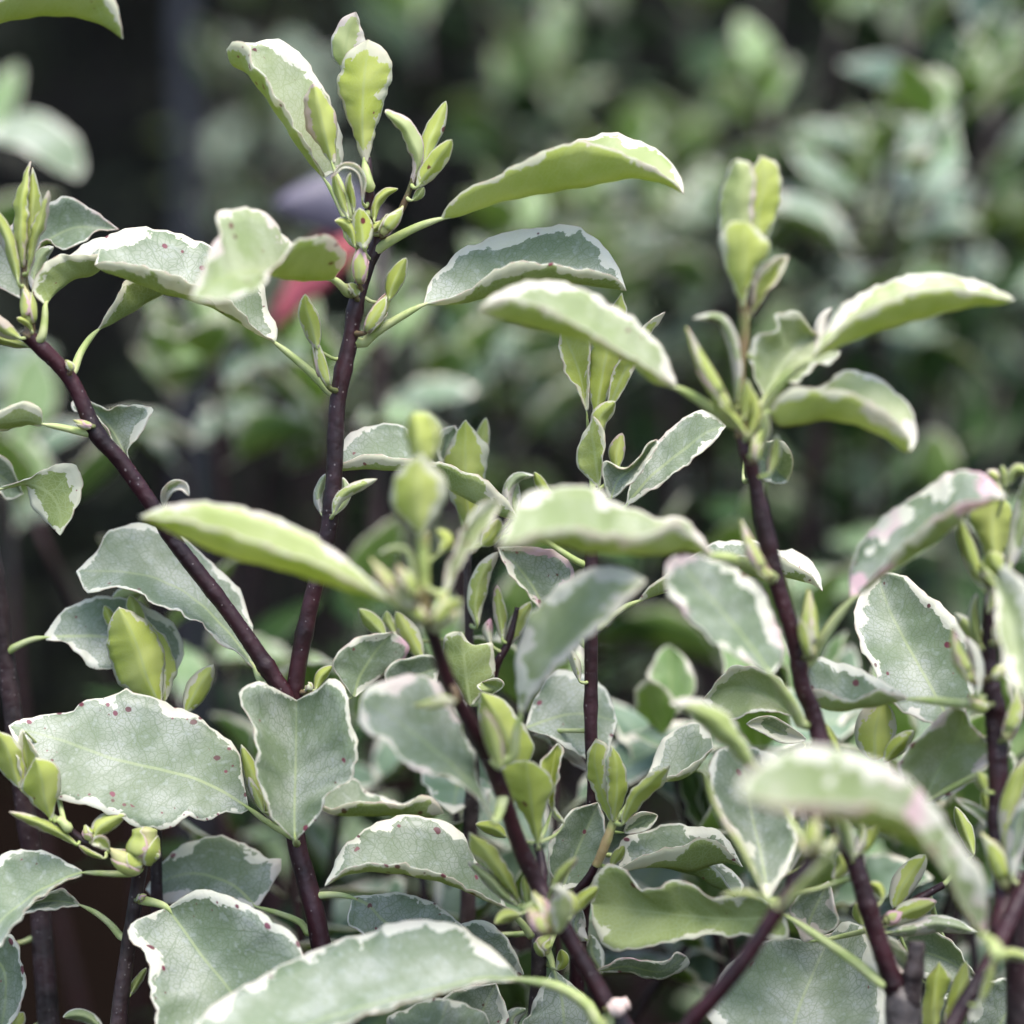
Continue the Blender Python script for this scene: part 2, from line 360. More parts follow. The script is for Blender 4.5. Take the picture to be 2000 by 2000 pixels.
def B(t, path, wd, z=0, mat=None, n=16, name='bud', top=.12):
    """plump closed bud: a bent spindle with overlapping scale ridges"""
    c = resample(P(t, path), n); v = np.linspace(0, 1, n)
    r = wd * ZK * np.clip(np.sin(math.pi * (v ** .85 * .84 + .14)) ** .95, top, 1) * (.72 if top < .5 else 1.0)
    r[-1] = wd * ZK * .1
    pxmm = 2000 / (SENS / LENS * (DIST * 1000 + z))
    c3 = wp(c[:, 0], c[:, 1], np.full(n, float(z))); r3 = r / pxmm / 1000
    V, F = tube(c3, r3, 10, jitter=.02)
    o = link_mesh(name, V, F, [mat or M_BUD], CUR)
    stalk(c3[0], c3[3], o, .6, True)
    if mat is None:
        tan = np.gradient(c3, axis=0); tan /= np.linalg.norm(tan, axis=1)[:, None]; ph = RNG.uniform(0, 6.28)
        for q in range(3):                                   # overlapping bud scales
            v0, v1 = (0, .02, .2)[q], (.55, .8, 1.0)[q]; nn = 9; uu = np.linspace(0, 1, nn); e1 = []; m = []; e2 = []
            for u in uu:
                f = (v0 + (v1 - v0) * u) * (n - 1); p = np.array([np.interp(f, range(n), c3[:, k]) for k in range(3)]); t_ = np.array([np.interp(f, range(n), tan[:, k]) for k in range(3)])
                rr = np.interp(f, range(n), r3) * (1.07 + .03 * q) + .00012; a_ = np.cross(t_, [0, 1., 0]); a_ /= np.linalg.norm(a_); b_ = np.cross(a_, t_)
                wdt = 1.15 * math.sin(math.pi * min(1, u * .8 + .2)) ** .6 if u < 1 else 0
                for lst, th in ((e1, -wdt), (m, 0), (e2, wdt)):
                    an = ph + q * 2.1 + th; lst.append(p + rr * (1.0 + .1 * u * (th != 0)) * (math.cos(an) * a_ + math.sin(an) * b_))
            V, F, MI, at = blade(np.array(e2), np.array(m), np.array(e1), .05, .00008, 7, 1.0)
            link_mesh('scale', V, F, [M_UN, M_UP], o, MI, pack(at, .85, .16, .02, .8))
    return o
def S(pts, name='stem', age=0.0, green=0.0, ground=False, nodes=()):
    """stem through (tile, x, y, depth, radius mm); optionally carried down to the soil"""
    a = []
    for (t, x, y, z, r) in pts:
        q = P(t, [(x, y)])[0]; a.append((*wp(q[0], q[1], z), r))
    a = np.array(a)
    if ground:
        b = a[-1]; d = a[-1, :3] - a[-2, :3]; d = d / np.linalg.norm(d) * .04
        p1 = b[:3] + d * np.array([.6, .6, 1]); p1[2] = min(p1[2], b[2] - .02)
        a = np.vstack([a, [*p1, b[3] * 1.08], [*(p1 + np.array([d[0] * .6, d[1] * .6, -(p1[2] * .5)])), b[3] * 1.25], [p1[0] + d[0], p1[1] + d[1], -.012, b[3] * 1.45]])
    n = max(30, 15 * len(a))
    q = resample3(a, n)
    rad = q[:, 3] / 1000 * (1 + .03 * np.sin(np.linspace(0, 22, n) + RNG.uniform(0, 6)) + .008 * RNG.standard_normal(n))
    sl_ = np.concatenate([[0], np.cumsum(np.linalg.norm(np.diff(q[:, :3], axis=0), axis=1))]); p_ = .006
    while p_ < sl_[-1]:                                  # swollen nodes and leaf scars
        rad = rad * (1 + RNG.uniform(.06, .17) * np.exp(-((sl_ - p_) / .0014) ** 2)); p_ += RNG.uniform(.011, .026)
    V, F = tube(q[:, :3], rad, 12, jitter=.02)
    o = link_mesh(name, V, F, [M_STEM], CUR, attrs=dict(age=age, green=green))
    fine_ = resample3(q, n * 6)[:, :3]; STEMS[CUR.name] = np.vstack([STEMS[CUR.name], fine_]) if CUR.name in STEMS else fine_
    return o
def resample3(p, n):
    seg = np.linalg.norm(np.diff(p[:, :3], axis=0), axis=1); s = np.concatenate([[0], np.cumsum(seg)])
    ext = np.vstack([2 * p[0] - p[1], p, 2 * p[-1] - p[-2]]); out = []; so_ = []
    for i in range(len(p) - 1):
        a, b, c, d = ext[i:i + 4]
        for u in np.linspace(0, 1, 10, endpoint=False):
            out.append(.5 * (2 * b + (c - a) * u + (2 * a - 5 * b + 4 * c - d) * u * u + (3 * b - a - 3 * c + d) * u ** 3))
    out.append(p[-1]); out = np.array(out)
    s = np.concatenate([[0], np.cumsum(np.linalg.norm(np.diff(out[:, :3], axis=0), axis=1))]); t = np.linspace(0, s[-1], n)
    return np.stack([np.interp(t, s, out[:, k]) for k in range(out.shape[1])], 1)
FG = 'variegated shrubs in front'
def shrub(label, t, x, y, z, group=FG):
    global CUR
    q = P(t, [(x, y)])[0]; w_ = wp(q[0], q[1], z)
    CUR = thing('variegated_shrub', label, 'shrub', (float(w_[0]), float(w_[1]), 0.0), group)
    return CUR

# ================================================================== the setting
def sheet():
    n = 60; xs = np.concatenate([np.linspace(-40, -3, 12), np.linspace(-2.6, 2.6, 37), np.linspace(3, 40, 11)]); ys = np.concatenate([np.linspace(-6, -1, 6), np.linspace(-.8, 4, 36), np.linspace(5, 80, 10)])
    V = [(x, y, -abs(RNG.normal(0, .006)) - .001) for y in ys for x in xs]; nx = len(xs)
    F = [(j * nx + i, j * nx + i + 1, (j + 1) * nx + i + 1, (j + 1) * nx + i) for j in range(len(ys) - 1) for i in range(nx - 1)]
    o = link_mesh('ground', V, F, [M_SOIL], None); o['kind'] = 'structure'
sheet()

# ================================================================== forked shrub (sharp, tall middle stem and its left fork)
shrub('tall shrub forking into two plum-brown stems above a heart-shaped leaf', 7, 1730, 1480, 4)
S([(2, 188, 850, -1, .75), (2, 195, 1000, -1, .95), (2, 205, 1180, 0, 1.15), (2, 245, 1290, 0, 1.45), (2, 190, 1420, 0, 1.5), (2, 125, 1640, 0, 1.6), (4, 1885, 60, 0, 1.65), (4, 1850, 200, 0, 1.75), (4, 1815, 420, 0, 1.7), (4, 1800, 800, 0, 1.75), (4, 1765, 1100, 0, 1.8), (4, 1690, 1400, 0, 1.8), (4, 1625, 1700, 1, 1.85), (4, 1590, 1932, 2, 1.9), (7, 1578, 500, 4, 2.0), (7, 1590, 900, 5, 2.1), (7, 1650, 1150, 5, 2.15), (7, 1725, 1480, 4, 2.2)], ground=True)
S([(4, 130, 0, -8, 1.5), (4, 200, 60, -7, 1.6), (4, 380, 250, -5, 1.65), (4, 520, 540, -4, 1.75), (4, 650, 690, -3, 1.7), (4, 820, 930, -2, 1.75), (4, 950, 1140, -2, 1.7), (4, 1230, 1500, -1, 1.75), (4, 1450, 1820, 0, 1.8), (4, 1550, 1985, 1, 1.8), (7, 1572, 330, 3, 1.6)])
S([(2, 440, 950, -3, .55), (2, 370, 1130, -2, .7), (2, 290, 1240, -1, .95), (2, 245, 1300, 0, 1.0)], name='twig', green=.25)
S([(1, 128, 1400, -8, .75), (1, 130, 1550, -8, .9), (1, 160, 1760, -8, 1.2), (4, 140, 20, -8, 1.45)], name='twig', green=.3)
# upper left leaf, keeled, with the young leaf inside it
L(1, '1755,930 1600,690 1450,450 1370,350 1342,250 1262,222 1225,262', '1745,962 1640,840 1500,620 1345,410 1250,348 1222,268', '1800,930 1850,870 1832,700 1772,530 1700,400 1600,270 1480,210 1360,230 1280,235 1224,264', z=(0, -4), d=(-7, 0, 3), pet='1880,1290 1860,1180 1800,1050', k='s', mw=.55, spot=.3)
L(1, '1822,872 1815,680 1765,530 1692,455', '1790,885 1750,720 1720,580 1690,450', '1745,830 1662,700 1637,570 1672,470 1690,450', z=(-5, -8), d=(2, -1, 2), k='y', mw=.35, pink=.5, pet='1895,1170 1860,1060', pr=.9)
R(2, '160,1090 160,960 120,900 55,893 -10,960', 17, z=(-7, -9), k='q', fold=-1, mw=.6, face='u')
# crown bud
L(2, '45,420 0,300 5,180 50,100 125,65', '95,420 70,280 90,160 125,65', '140,400 170,260 165,180 125,65', z=(3, 1), d=(2, 0, 2), k='y', mw=.6, pink=.3)
L(2, '222,862 232,700 292,500 322,370 272,260 190,214', '170,880 160,700 165,480 180,330 190,214', '120,790 82,640 25,470 42,380 82,280 190,214', z=(-3, -4), d=(2, -1, 2), k='y', mw=.75, pink=.1, pet='195,1000', pr=1.1)
# right hand side shoot
L(2, '420,985 428,880 400,780 340,680 281,608', '430,1000 455,880 430,770 370,670 281,606', '445,960 482,870 495,790 450,700 380,620 292,590 281,604', z=(-3, -8), d=(1, 0, 2), k='y', mw=.35, pink=.4)
R(2, '485,900 520,760 570,650 610,545', 48, z=(-1, 1), k='y', mw=.35)
R(2, '455,1010 510,930 580,840 642,752', 52, z=(-5, -8), k='y', mw=.5, shape=.6)
R(2, '430,1080 465,1050 492,1010', 24, z=(-4, -5), k='y', mw=.5, face='u')
B(2, '262,1262 300,1205 350,1150 380,1110', 50, z=-5)
R(2, '222,1195 235,1100 285,1040 352,1018', 27, z=(-3, -3), k='y', mw=.35, pink=.4)
# long arching leaf on the right
L(2, '600,1160 700,1040 900,960 1100,850 1330,760 1420,722 1550,726 1700,780 1820,870 1885,980 1891,1043', '575,1182 700,1160 900,1090 1200,1032 1400,1000 1600,962 1750,980 1840,1015 1891,1045', '590,1165 640,1080 740,1010 900,940 1100,830 1330,758 1450,785 1600,840 1720,900 1840,980 1890,1042', z=(-4, -12), d=(7, 0, -5), k='q', mw=.5, pink=.2, spot=.08, pet='215,1362 300,1305 440,1230', zs=0, pr=.95)
L(2, '495,1612 530,1510 640,1400 690,1345 830,1290 950,1245 1050,1240 1200,1212 1320,1225 1430,1300 1520,1400 1555,1490 1583,1562', '490,1642 640,1640 800,1612 920,1575 1050,1538 1200,1525 1400,1540 1583,1567', '510,1632 650,1600 780,1530 900,1440 1050,1410 1200,1430 1400,1460 1520,1490 1583,1560', z=(-3, -4), d=(6, 0, -6), mw=.8, spot=.2, pet='165,1850 220,1800 330,1730', zs=0, pr=.95)
# axillary buds on the middle stem
B(2, '180,1790 240,1700 300,1600 335,1560', 52, z=-3); R(2, '300,1620 330,1520 370,1440 397,1390', 46, z=(-4, -5), k='y', mw=.2)
B(2, '145,1530 150,1420 158,1340 165,1280', 52, z=-5); R(2, '165,1340 160,1260 150,1190 145,1120', 62, z=(-7, -7), k='y', mw=.45)
R(2, '120,1330 100,1240 60,1200 10,1190', 38, z=(-6, -7), k='y', mw=.4); R(2, '205,1250 235,1220 262,1192', 24, z=(-4, -4), k='y', mw=.4)
R(2, '85,1180 55,1100 20,1000 5,930', 26, z=(-7, -8), k='q', mw=.6); R(2, '115,1150 100,1050 85,980 95,930', 20, z=(-6, -7), k='q', mw=.6)
B(4, '1768,290 1735,200 1700,60 1680,-20', 38, z=-4); R(1, '1710,1880 1680,1760 1650,1660 1645,1585', 52, z=(-5, -6), k='y', mw=.3)
B(2, '125,1600 110,1560 60,1530', 34, z=-3)
# drooping leaf in front of the fork, blurred
L(1, '1800,1500 1868,1380 1800,1290 1730,1266 1590,1312 1480,1440 1400,1550 1200,1622 1030,1606', '1795,1507 1700,1513 1590,1512 1490,1495 1350,1470 1200,1500 1030,1606', '1790,1490 1800,1400 1700,1300 1560,1300 1440,1150 1300,1122 1165,1145 1190,1230 1140,1340 1030,1600', z=(-6, -24, -48), d=(-9, 0, 3), k='s', mw=.8, pink=.3, spot=.2, pet='1935,1575 1880,1580 1840,1540', zs=0, pr=1.0)
# arching leaf left of the middle stem
L(1, '1490,1850 1380,1770 1300,1690 1230,1610 1050,1530 900,1470 700,1420 560,1412 510,1425', '1470,1840 1390,1800 1280,1735 1130,1655 1000,1612 880,1582 700,1512 560,1462 510,1428', '1500,1860 1494,1770 1440,1650 1420,1540 1330,1430 1150,1340 1000,1270 800,1228 640,1243 560,1290 510,1415', z=(0, -9), d=(-6, 0, 5), mw=.85, spot=.12, pet='1785,2115 1700,2030 1580,1925', zs=0, pr=.9)
# leaves of the left fork
L(1, '540,1765 650,1600 760,1480 880,1440 1000,1500', '530,1778 640,1725 760,1652 880,1582 1000,1502', '530,1770 600,1650 690,1505 800,1470 1000,1500', z=(2, 10), d=(7, 2, -2), mw=.4, pet='395,2000 430,1910 480,1830', zs=-4, pr=.85)
L(1, '250,1640 300,1460 420,1340 520,1285 600,1290 640,1350', '245,1642 330,1552 420,1500 520,1472 640,1360', '238,1640 185,1590 178,1535 225,1440 320,1376 430,1374 540,1370 640,1355', z=(-8, 2), d=(5, 2, -4), mw=.45, pet='225,1815 240,1730', zs=-8, pr=.85)
L(1, '90,1700 -60,1500 -20,1300 150,1150 350,1060 480,1120 640,1235', '130,1600 100,1480 220,1330 400,1230 640,1236', '160,1550 220,1300 340,1345 420,1320 520,1250 640,1237', z=(8, 12), d=(0, 2, -3), mw=.35, pink=.3)
B(1, '165,1745 160,1690 145,1600 130,1540', 52, z=-9); R(1, '175,1790 150,1740 90,1715', 22, z=(-9, -11), k='y')
L(1, '150,1440 150,1200 155,1000 165,872', '115,1440 110,1250 120,1050 165,870', '90,1420 72,1250 82,1080 120,960 165,871', z=(-9, -9), d=(-1, -2, 2), k='y', mw=.2, pink=.3)
L(1, '165,1430 212,1200 224,1060 175,905', '135,1440 170,1200 180,1050 175,902', '118,1430 135,1200 150,1000 175,903', z=(-7, -8), d=(2, -1, 0), k='y', mw=.25)
L(1, '160,1490 200,1330 255,1180 270,1080 262,1030', '150,1470 190,1290 235,1130 262,1028', '145,1430 165,1260 222,1105 262,1029', z=(-10, -13), d=(2, -1, 2), k='y', mw=.35, pink=.3)
R(1, '100,1530 60,1350 0,1200 -70,1080', 38, z=(-11, -13), k='q', mw=.4)
R(1, '175,1560 190,1450 230,1370 290,1330', 45, z=(4, 6), k='s', mw=.4, face='u')
R(4, '110,30 20,-20 -80,-120', 45, z=(-10, -16), k='q', mw=.5, pink=.3); R(4, '160,75 60,50 -60,10 -160,-10', 30, z=(-6, -8), k='q', mw=.3)
B(4, '385,205 372,165 352,145', 24, z=-7); B(4, '495,505 450,495 395,470', 24, z=-6)
L(4, '225,480 226,420 190,386 120,370 40,400 -60,450 -170,520', '228,492 140,470 40,480 -170,530', '220,505 140,500 60,512 -60,540 -170,540', z=(-5, -9), d=(-2, -1, 2), mw=.45, pet='510,545 440,535 330,510', zs=-4, pr=.8)
L(4, '650,640 560,500 470,420 400,420 385,372 450,350', '692,690 600,520 520,430 450,350', '695,680 690,620 770,530 818,420 790,395 650,390 580,415 450,350', z=(4, 10), d=(-3, 2, -3), mw=.7, spot=.2)
R(4, '888,945 890,880 925,830 985,825 1020,880', 30, z=(-4, -9), k='s', fold=-1.5, mw=.5, face='u')
L(4, '1385,1835 1290,1740 1180,1660 1070,1570 950,1490 850,1480 750,1400 680,1370 600,1380 490,1405 440,1350 410,1290', '1372,1805 1250,1640 1050,1440 850,1330 650,1290 410,1286', '1362,1750 1365,1660 1350,1550 1300,1400 1220,1310 1130,1230 1050,1150 900,1060 800,1035 700,1030 560,1090 530,1170 410,1280', z=(5, 9), d=(-6, 3, 8), mw=.45, spot=.06, wav=.6, pet='1470,1925 1400,1870', zs=1)
R(5, '0,985 30,900 110,840 240,788', 30, z=(-4, -7), k='s', fold=1, mw=.5); R(5, '10,980 60,900 70,840 55,780', 30, z=(-2, 0), k='s', fold=1, mw=.6, face='u')
R(4, '1730,975 1715,900 1725,830 1755,760', 25, z=(4, 5), k='s', mw=.6, face='u')
# heart-shaped leaf hanging over the fork and the big freckled leaf beside it
L(7, '1570,925 1480,830 1420,720 1385,560 1375,420 1340,260 1288,150 1370,85 1480,122 1600,186', '1590,942 1588,800 1594,520 1597,320 1600,186', '1612,925 1700,830 1770,700 1880,610 1934,480 1890,300 1872,150 1800,70 1700,130 1600,186', z=(-8, -4), d=(-5, 1, -5), mw=.4, spot=.15, wav=.5, pet='1600,960', zs=4)
L(7, '1340,778 1290,802 1220,790 1110,836 1020,816 940,860 850,886 720,860 600,800 450,750 300,715 190,600 100,450 45,328', '1345,772 1200,680 1050,610 860,560 600,500 350,410 45,325', '1332,745 1310,600 1280,450 1150,340 1070,275 900,200 730,142 690,122 600,165 450,190 380,250 200,270 90,300 45,322', z=(-1, -3), d=(-5, 1, 6), mw=.5, spot=.75, wav=.55, pet='1585,925 1520,890 1430,835', zs=2)
R(7, '1490,850 1400,700 1350,560 1300,425', 45, z=(0, 3), k='y', mw=.3); R(7, '1420,790 1380,690 1340,600', 28, z=(-1, 1), k='q')
B(7, '1660,140 1670,100 1660,90', 22, z=0); R(7, '1700,130 1730,60 1790,0', 30, z=(2, 3), k='y', mw=.4, pink=.5)
L(8, '960,1318 860,1262 750,1212 650,1150 500,1100 350,1070 200,1070 80,1090 -45,1185', '945,1316 800,1250 660,1185 500,1142 300,1112 100,1120 -45,1190', '930,1290 880,1190 800,1080 740,1000 700,900 600,840 500,815 380,805 280,830 150,900 50,990 -45,1150', z=(0, -5), d=(-5, 0, 4), mw=.65, spot=.45, pet='1070,1460 1020,1390', zs=4)
L(8, '110,1245 250,1230 380,1225 520,1270 620,1330 720,1420', '108,1252 200,1300 290,1390 450,1450 720,1424', '95,1290 78,1380 135,1432 300,1520 500,1530 720,1428', z=(1, 4), d=(2, 0, -3), mw=.35, spot=.25, pet='-70,1240 0,1235 60,1240', zs=4)
L(7, '1350,1312 1200,1312 1000,1292 850,1270 785,1212', '1380,1300 1250,1180 1050,1120 880,1160 785,1208', '1400,1290 1470,1180 1520,1050 1440,1035 1320,960 1200,920 1080,930 950,990 850,1090 785,1200', z=(10, 16), d=(-2, 2, 3), mw=.75, pink=.2, spot=.1, pet='1665,1445 1620,1385 1500,1335', zs=5)

# ================================================================== far left shrub
shrub('thick grey-brown stem running up behind the maroon-freckled leaf, with sparse leaves', 7, 260, 1932, 22)
S([(1, -160, 300, -5, 1.1), (1, -150, 900, 0, 1.4), (4, -110, 600, 8, 1.7), (4, -10, 1400, 14, 2.0), (4, 20, 1650, 16, 2.0), (4, 55, 1932, 18, 2.1), (7, 140, 800, 20, 2.2), (7, 205, 1200, 22, 2.2), (7, 230, 1500, 22, 2.3), (7, 262, 1932, 22, 2.4)], ground=True, age=.35)
L(1, '-120,120 0,10 250,-20 480,0 590,40 662,206', '-120,190 0,125 250,85 450,100 580,150 662,208', '-120,100 0,-20 250,-60 500,-40 610,-10 645,80 662,206', z=(-8, -14), d=(8, 0, -5), k='s', mw=.6, pink=.5, pet='-160,320 -140,240', zs=-5)
L(4, '0,850 130,822 170,930 240,1010 325,1092', '0,842 150,815 260,860 325,960 325,1092', '0,832 130,792 300,710 380,705 437,760 441,860 400,970 325,1092', z=(4, 0), d=(2, 0, -2), mw=.75, pet='-100,800 -50,830', zs=8)
L(4, '-100,760 -60,640 40,690 125,860', '-110,780 -20,760 125,868', '-100,800 -40,840 40,900 125,872', z=(12, 18), mw=.4, k='m')
L(4, '240,1625 330,1510 450,1440 620,1420 760,1460 870,1520 960,1600 990,1720 950,1842', '242,1642 400,1635 600,1645 800,1720 950,1845', '250,1662 350,1670 430,1740 500,1810 600,1815 750,1850 950,1848', z=(12, 14), d=(2, 0, -3), mw=.55, spot=.3, pet='40,1720 90,1690 170,1655', zs=16)
R(4, '600,1490 660,1430 760,1400', 50, z=(16, 18), k='m', mw=.3)

# ================================================================== budding twig, lower left
shrub('grey-brown twig with plump green buds and fresh lime leaflets under the freckled leaf', 7, 640, 1932, 2)
S([(7, 780, 960, -4, 1.2), (7, 760, 1060, -2, 1.5), (7, 740, 1200, 0, 1.5), (7, 700, 1450, 1, 1.55), (7, 680, 1600, 2, 1.6), (7, 640, 1932, 2, 1.8)], ground=True, age=.5)
S([(7, 350, 860, -8, .6), (7, 440, 935, -7, .9), (7, 600, 1012, -6, 1.05), (7, 720, 1060, -4, 1.2)], name='twig', age=.1)
B(7, '765,1090 700,1070 640,1030 590,985', 78, z=-9); B(7, '750,1060 770,1000 785,930 790,868', 82, z=-8, top=.72); B(7, '840,1040 845,1010 835,985', 20, z=-9)
R(7, '590,990 540,950 490,960', 34, z=(-10, -12), k='y', fold=-1); B(7, '500,930 470,900 455,860', 34, z=-8)
R(7, '500,932 540,870 610,830 680,805', 52, z=(-8, -7), k='y', mw=.35)
R(7, '415,965 300,890 160,830 50,788', 30, z=(-8, -14), k='q', mw=.4, pink=.4); R(7, '560,1040 490,1010 425,970', 16, z=(-9, -10), k='q', pink=.7)
L(7, '300,790 312,700 326,600 290,520 190,497', '275,835 240,720 225,610 190,497', '262,800 180,740 118,680 125,620 160,560 190,498', z=(-9, -13), d=(2, -1, 2), k='y', mw=.4, pet='365,875 320,830', pr=.95)
L(7, '110,662 142,580 110,450 60,380 -20,350', '100,660 70,560 40,460 -20,350', '90,650 30,600 -30,530 -60,430 -20,352', z=(-8, -12), d=(2, 0, 2), k='y', mw=.3)
L(7, '90,380 85,480 110,580 150,650', '120,340 140,450 150,540 150,655', '145,390 200,475 180,560 155,652', z=(-7, -6), k='q', mw=.7)
L(7, '440,1132 330,1172 230,1232 100,1362 50,1440 0,1512 -130,1500', '442,1116 350,1150 200,1225 60,1330 -130,1500', '438,1102 330,1040 230,1000 130,990 40,1010 -80,1090 -150,1300 -130,1498', z=(-7, -14), d=(-7, 1, 4), mw=.4, spot=.1, pet='745,1105 690,1122 560,1120', zs=-3)
L(7, '428,1296 300,1312 170,1330 60,1360', '430,1290 320,1270 200,1280 60,1350', '425,1280 340,1200 260,1240 120,1300 60,1345', z=(4, 8), mw=.35, pet='650,1460 600,1400 520,1335', zs=2)
L(7, '910,1300 1000,1240 1100,1205 1250,1250 1420,1340 1560,1440 1640,1560 1650,1800 1560,2000 1400,2150', '900,1303 1000,1440 1100,1580 1220,1725 1330,1900 1400,2150', '885,1310 780,1350 700,1400 700,1480 780,1540 800,1650 820,1780 840,1932 900,2080 1100,2180 1400,2150', z=(-3, -16), d=(-2, 2, -5), mw=.6, spot=.5, wav=.5, pet='745,1255 790,1270 840,1280', zs=0, pr=1.0)
B(7, '745,1270 765,1240 790,1235', 20, z=-2)
R(7, '700,1780 730,1720 790,1630', 24, z=(2, 3), k='s')
L(7, '-60,1500 60,1450 120,1600 135,1700 110,1850 0,2000', '-80,1520 20,1640 30,1800 0,2000', '-120,1560 -150,1700 -100,1900 0,2000', z=(4, 6), mw=.4, pink=.25)
R(7, '560,1960 480,1900 400,1880 340,1895', 36, z=(8, 8), k='s', face='u'); R(7, '40,1990 80,1930 130,1870', 50, z=(6, 6), k='y')
# ================================================================== bright leaf pair behind the freckled leaf
shrub('short shoot with a fat pair of bright lime white-rimmed leaves behind the freckled leaf', 7, 830, 1000, 9)
S([(4, 860, 1960, 8, .9), (7, 850, 250, 9, 1.0), (7, 840, 800, 12, 1.2), (7, 850, 1500, 14, 1.4), (7, 870, 2000, 14, 1.6)], ground=True, age=.2)
L(4, '900,1960 886,1750 842,1620 742,1520 640,1478', '860,2010 790,1850 730,1660 640,1478', '760,1980 690,1940 640,1880 590,1760 578,1620 600,1540 640,1480', z=(5, 3), d=(3, -2, 3), k='y', mw=.4)
L(4, '930,1960 948,1850 940,1760 900,1660 780,1530', '880,1990 890,1800 850,1660 780,1530', '860,1990 860,1800 820,1650 780,1531', z=(8, 7), d=(3, 0, 0), k='y', mw=.4)
R(4, '760,1660 730,1520 700,1412', 50, z=(9, 10), k='q', mw=.5); R(4, '620,1600 590,1530 562,1470', 30, z=(9, 9), k='y', mw=.4)
R(7, '1000,258 1050,150 1100,70 1152,-5', 62, z=(7, 6), k='y', mw=.5, pet='860,420 930,330')

# ================================================================== front middle shrub
shrub('leaning plum-stemmed shrub topped by a soft lime bud, long pale leaf at its foot', 8, 1560, 1932, -22)
S([(5, 485, 1530, -44, 1.3), (5, 545, 1640, -42, 1.45), (8, 600, 30, -38, 1.5), (8, 690, 220, -34, 1.55), (8, 750, 330, -32, 1.6), (8, 880, 600, -26, 1.65), (8, 1000, 950, -20, 1.7), (8, 1110, 1190, -18, 1.75), (8, 1195, 1330, -20, 1.75), (8, 1260, 1440, -20, 1.7), (8, 1420, 1720, -20, 1.8), (8, 1500, 1880, -20, 2.3), (8, 1560, 1960, -20, 2.5)], ground=True)
S([(8, 1100, 960, -14, .8), (8, 1125, 1060, -15, 1.0), (8, 1130, 1200, -17, 1.2), (8, 1160, 1270, -18, 1.2)], name='twig')
S([(5, 488, 1080, -47, 1.1), (5, 490, 1250, -46, 1.15), (5, 490, 1400, -45, 1.25), (5, 487, 1540, -44, 1.3)], name='twig', green=.9)
B(8, '1490,1860 1540,1840 1600,1815', 55, z=-24, mat=M_CUT, top=.7, name='cut_end')
L(5, '540,1010 612,900 592,780 480,652', '480,1100 465,980 460,820 480,652', '430,1060 340,960 308,850 370,730 480,652', z=(-48, -50), d=(3, -1, 3), k='y', mw=.6)
L(5, '540,700 552,640 530,450 432,430', '475,740 465,600 432,430', '420,700 400,600 405,470 432,432', z=(-44, -45), d=(2, -1, 2), k='y', mw=.1)
R(5, '520,720 545,560 525,440', 40, z=(-42, -43), k='y', mw=.1)
L(5, '590,1385 622,1250 665,1150 730,1000 820,912 922,885', '615,1390 665,1240 730,1120 830,980 922,885', '640,1370 682,1262 765,1150 862,1010 922,888', z=(-45, -36), d=(-2, 1, -2), k='s', mw=.6)
B(5, '430,1480 340,1400 270,1310 200,1215', 52, z=-50); B(5, '430,1420 400,1340 350,1250', 48, z=-52)
R(5, '440,1400 430,1260 400,1180 330,1160 250,1190', 22, z=(-47, -47), k='q', face='u'); R(5, '580,1180 610,1120 560,1060', 40, z=(-40, -38), k='y')
B(5, '500,1560 440,1490 410,1440', 46, z=-48); B(5, '540,1570 590,1490 620,1400', 50, z=-48); B(5, '530,1600 600,1560 690,1500', 44, z=-46)
R(5, '555,1400 620,1470 700,1440', 30, z=(-48, -50), k='y')
L(4, '2125,1450 2000,1390 1850,1310 1700,1240 1500,1170 1250,1080 1000,1010 750,990', '2130,1456 2000,1422 1850,1382 1700,1335 1500,1272 1250,1212 1050,1132 900,1062 750,992', '2122,1440 2000,1335 1900,1245 1794,1165 1700,1100 1500,1000 1300,940 1100,910 950,920 850,945 750,988', z=(-46, -40), d=(-6, 0, 2), k='y', mw=.25, pink=.15, spot=.05, pet='2290,1550 2230,1515 2180,1480', zs=-44, pr=1.25)
L(8, '860,840 800,742 700,642 550,592 380,522 300,422 150,322 130,220', '868,845 760,660 600,500 400,340 250,230 150,180', '862,780 770,560 762,480 700,350 650,240 580,110 500,52 350,60 200,110 150,178', z=(-30, -36), d=(-4, 1, 6), mw=.85, pink=.3, spot=.06, pet='895,800', zs=-28, pr=1.1)
B(8, '655,205 600,190 520,205 430,215', 34, z=-42)
R(8, '905,560 870,420 830,300 810,230', 48, z=(-33, -36), k='q', mw=.2, pink=.6)
L(8, '1090,520 1088,460 1030,330 940,200 800,142', '1000,570 960,440 890,280 800,142', '900,540 850,450 800,330 785,220 800,144', z=(-14, -16), d=(2, -1, 2), k='y', mw=.35)
L(8, '1120,880 1150,760 1184,650 1170,590 1100,530 1040,512', '1108,975 1080,820 1060,660 1040,512', '1075,850 1000,752 940,680 908,565 960,520 1040,513', z=(-16, -20), d=(2, -1, 2), k='y', mw=.15)
L(8, '1190,780 1212,600 1242,460 1212,418', '1178,790 1180,600 1212,418', '1170,760 1130,620 1125,520 1212,420', z=(-10, -8), k='y', mw=.35)
R(8, '1250,850 1200,800 1178,740', 18, z=(-9, -10), k='q', mw=.6)
L(8, '1015,1285 985,1180 930,1060 850,960 735,900', '1010,1288 930,1150 830,1010 735,900', '1000,1280 940,1200 850,1110 745,1000 735,905', z=(-14, -20), d=(1, -1, 2), k='y', mw=.25, pet='1040,1310', zs=-18)
R(8, '1000,1295 920,1230 820,1130 728,1058', 34, z=(-15, -18), k='q', mw=.5, face='u'); R(8, '935,925 870,880 770,855', 38, z=(-8, -9), k='y', mw=.35, pink=.5)
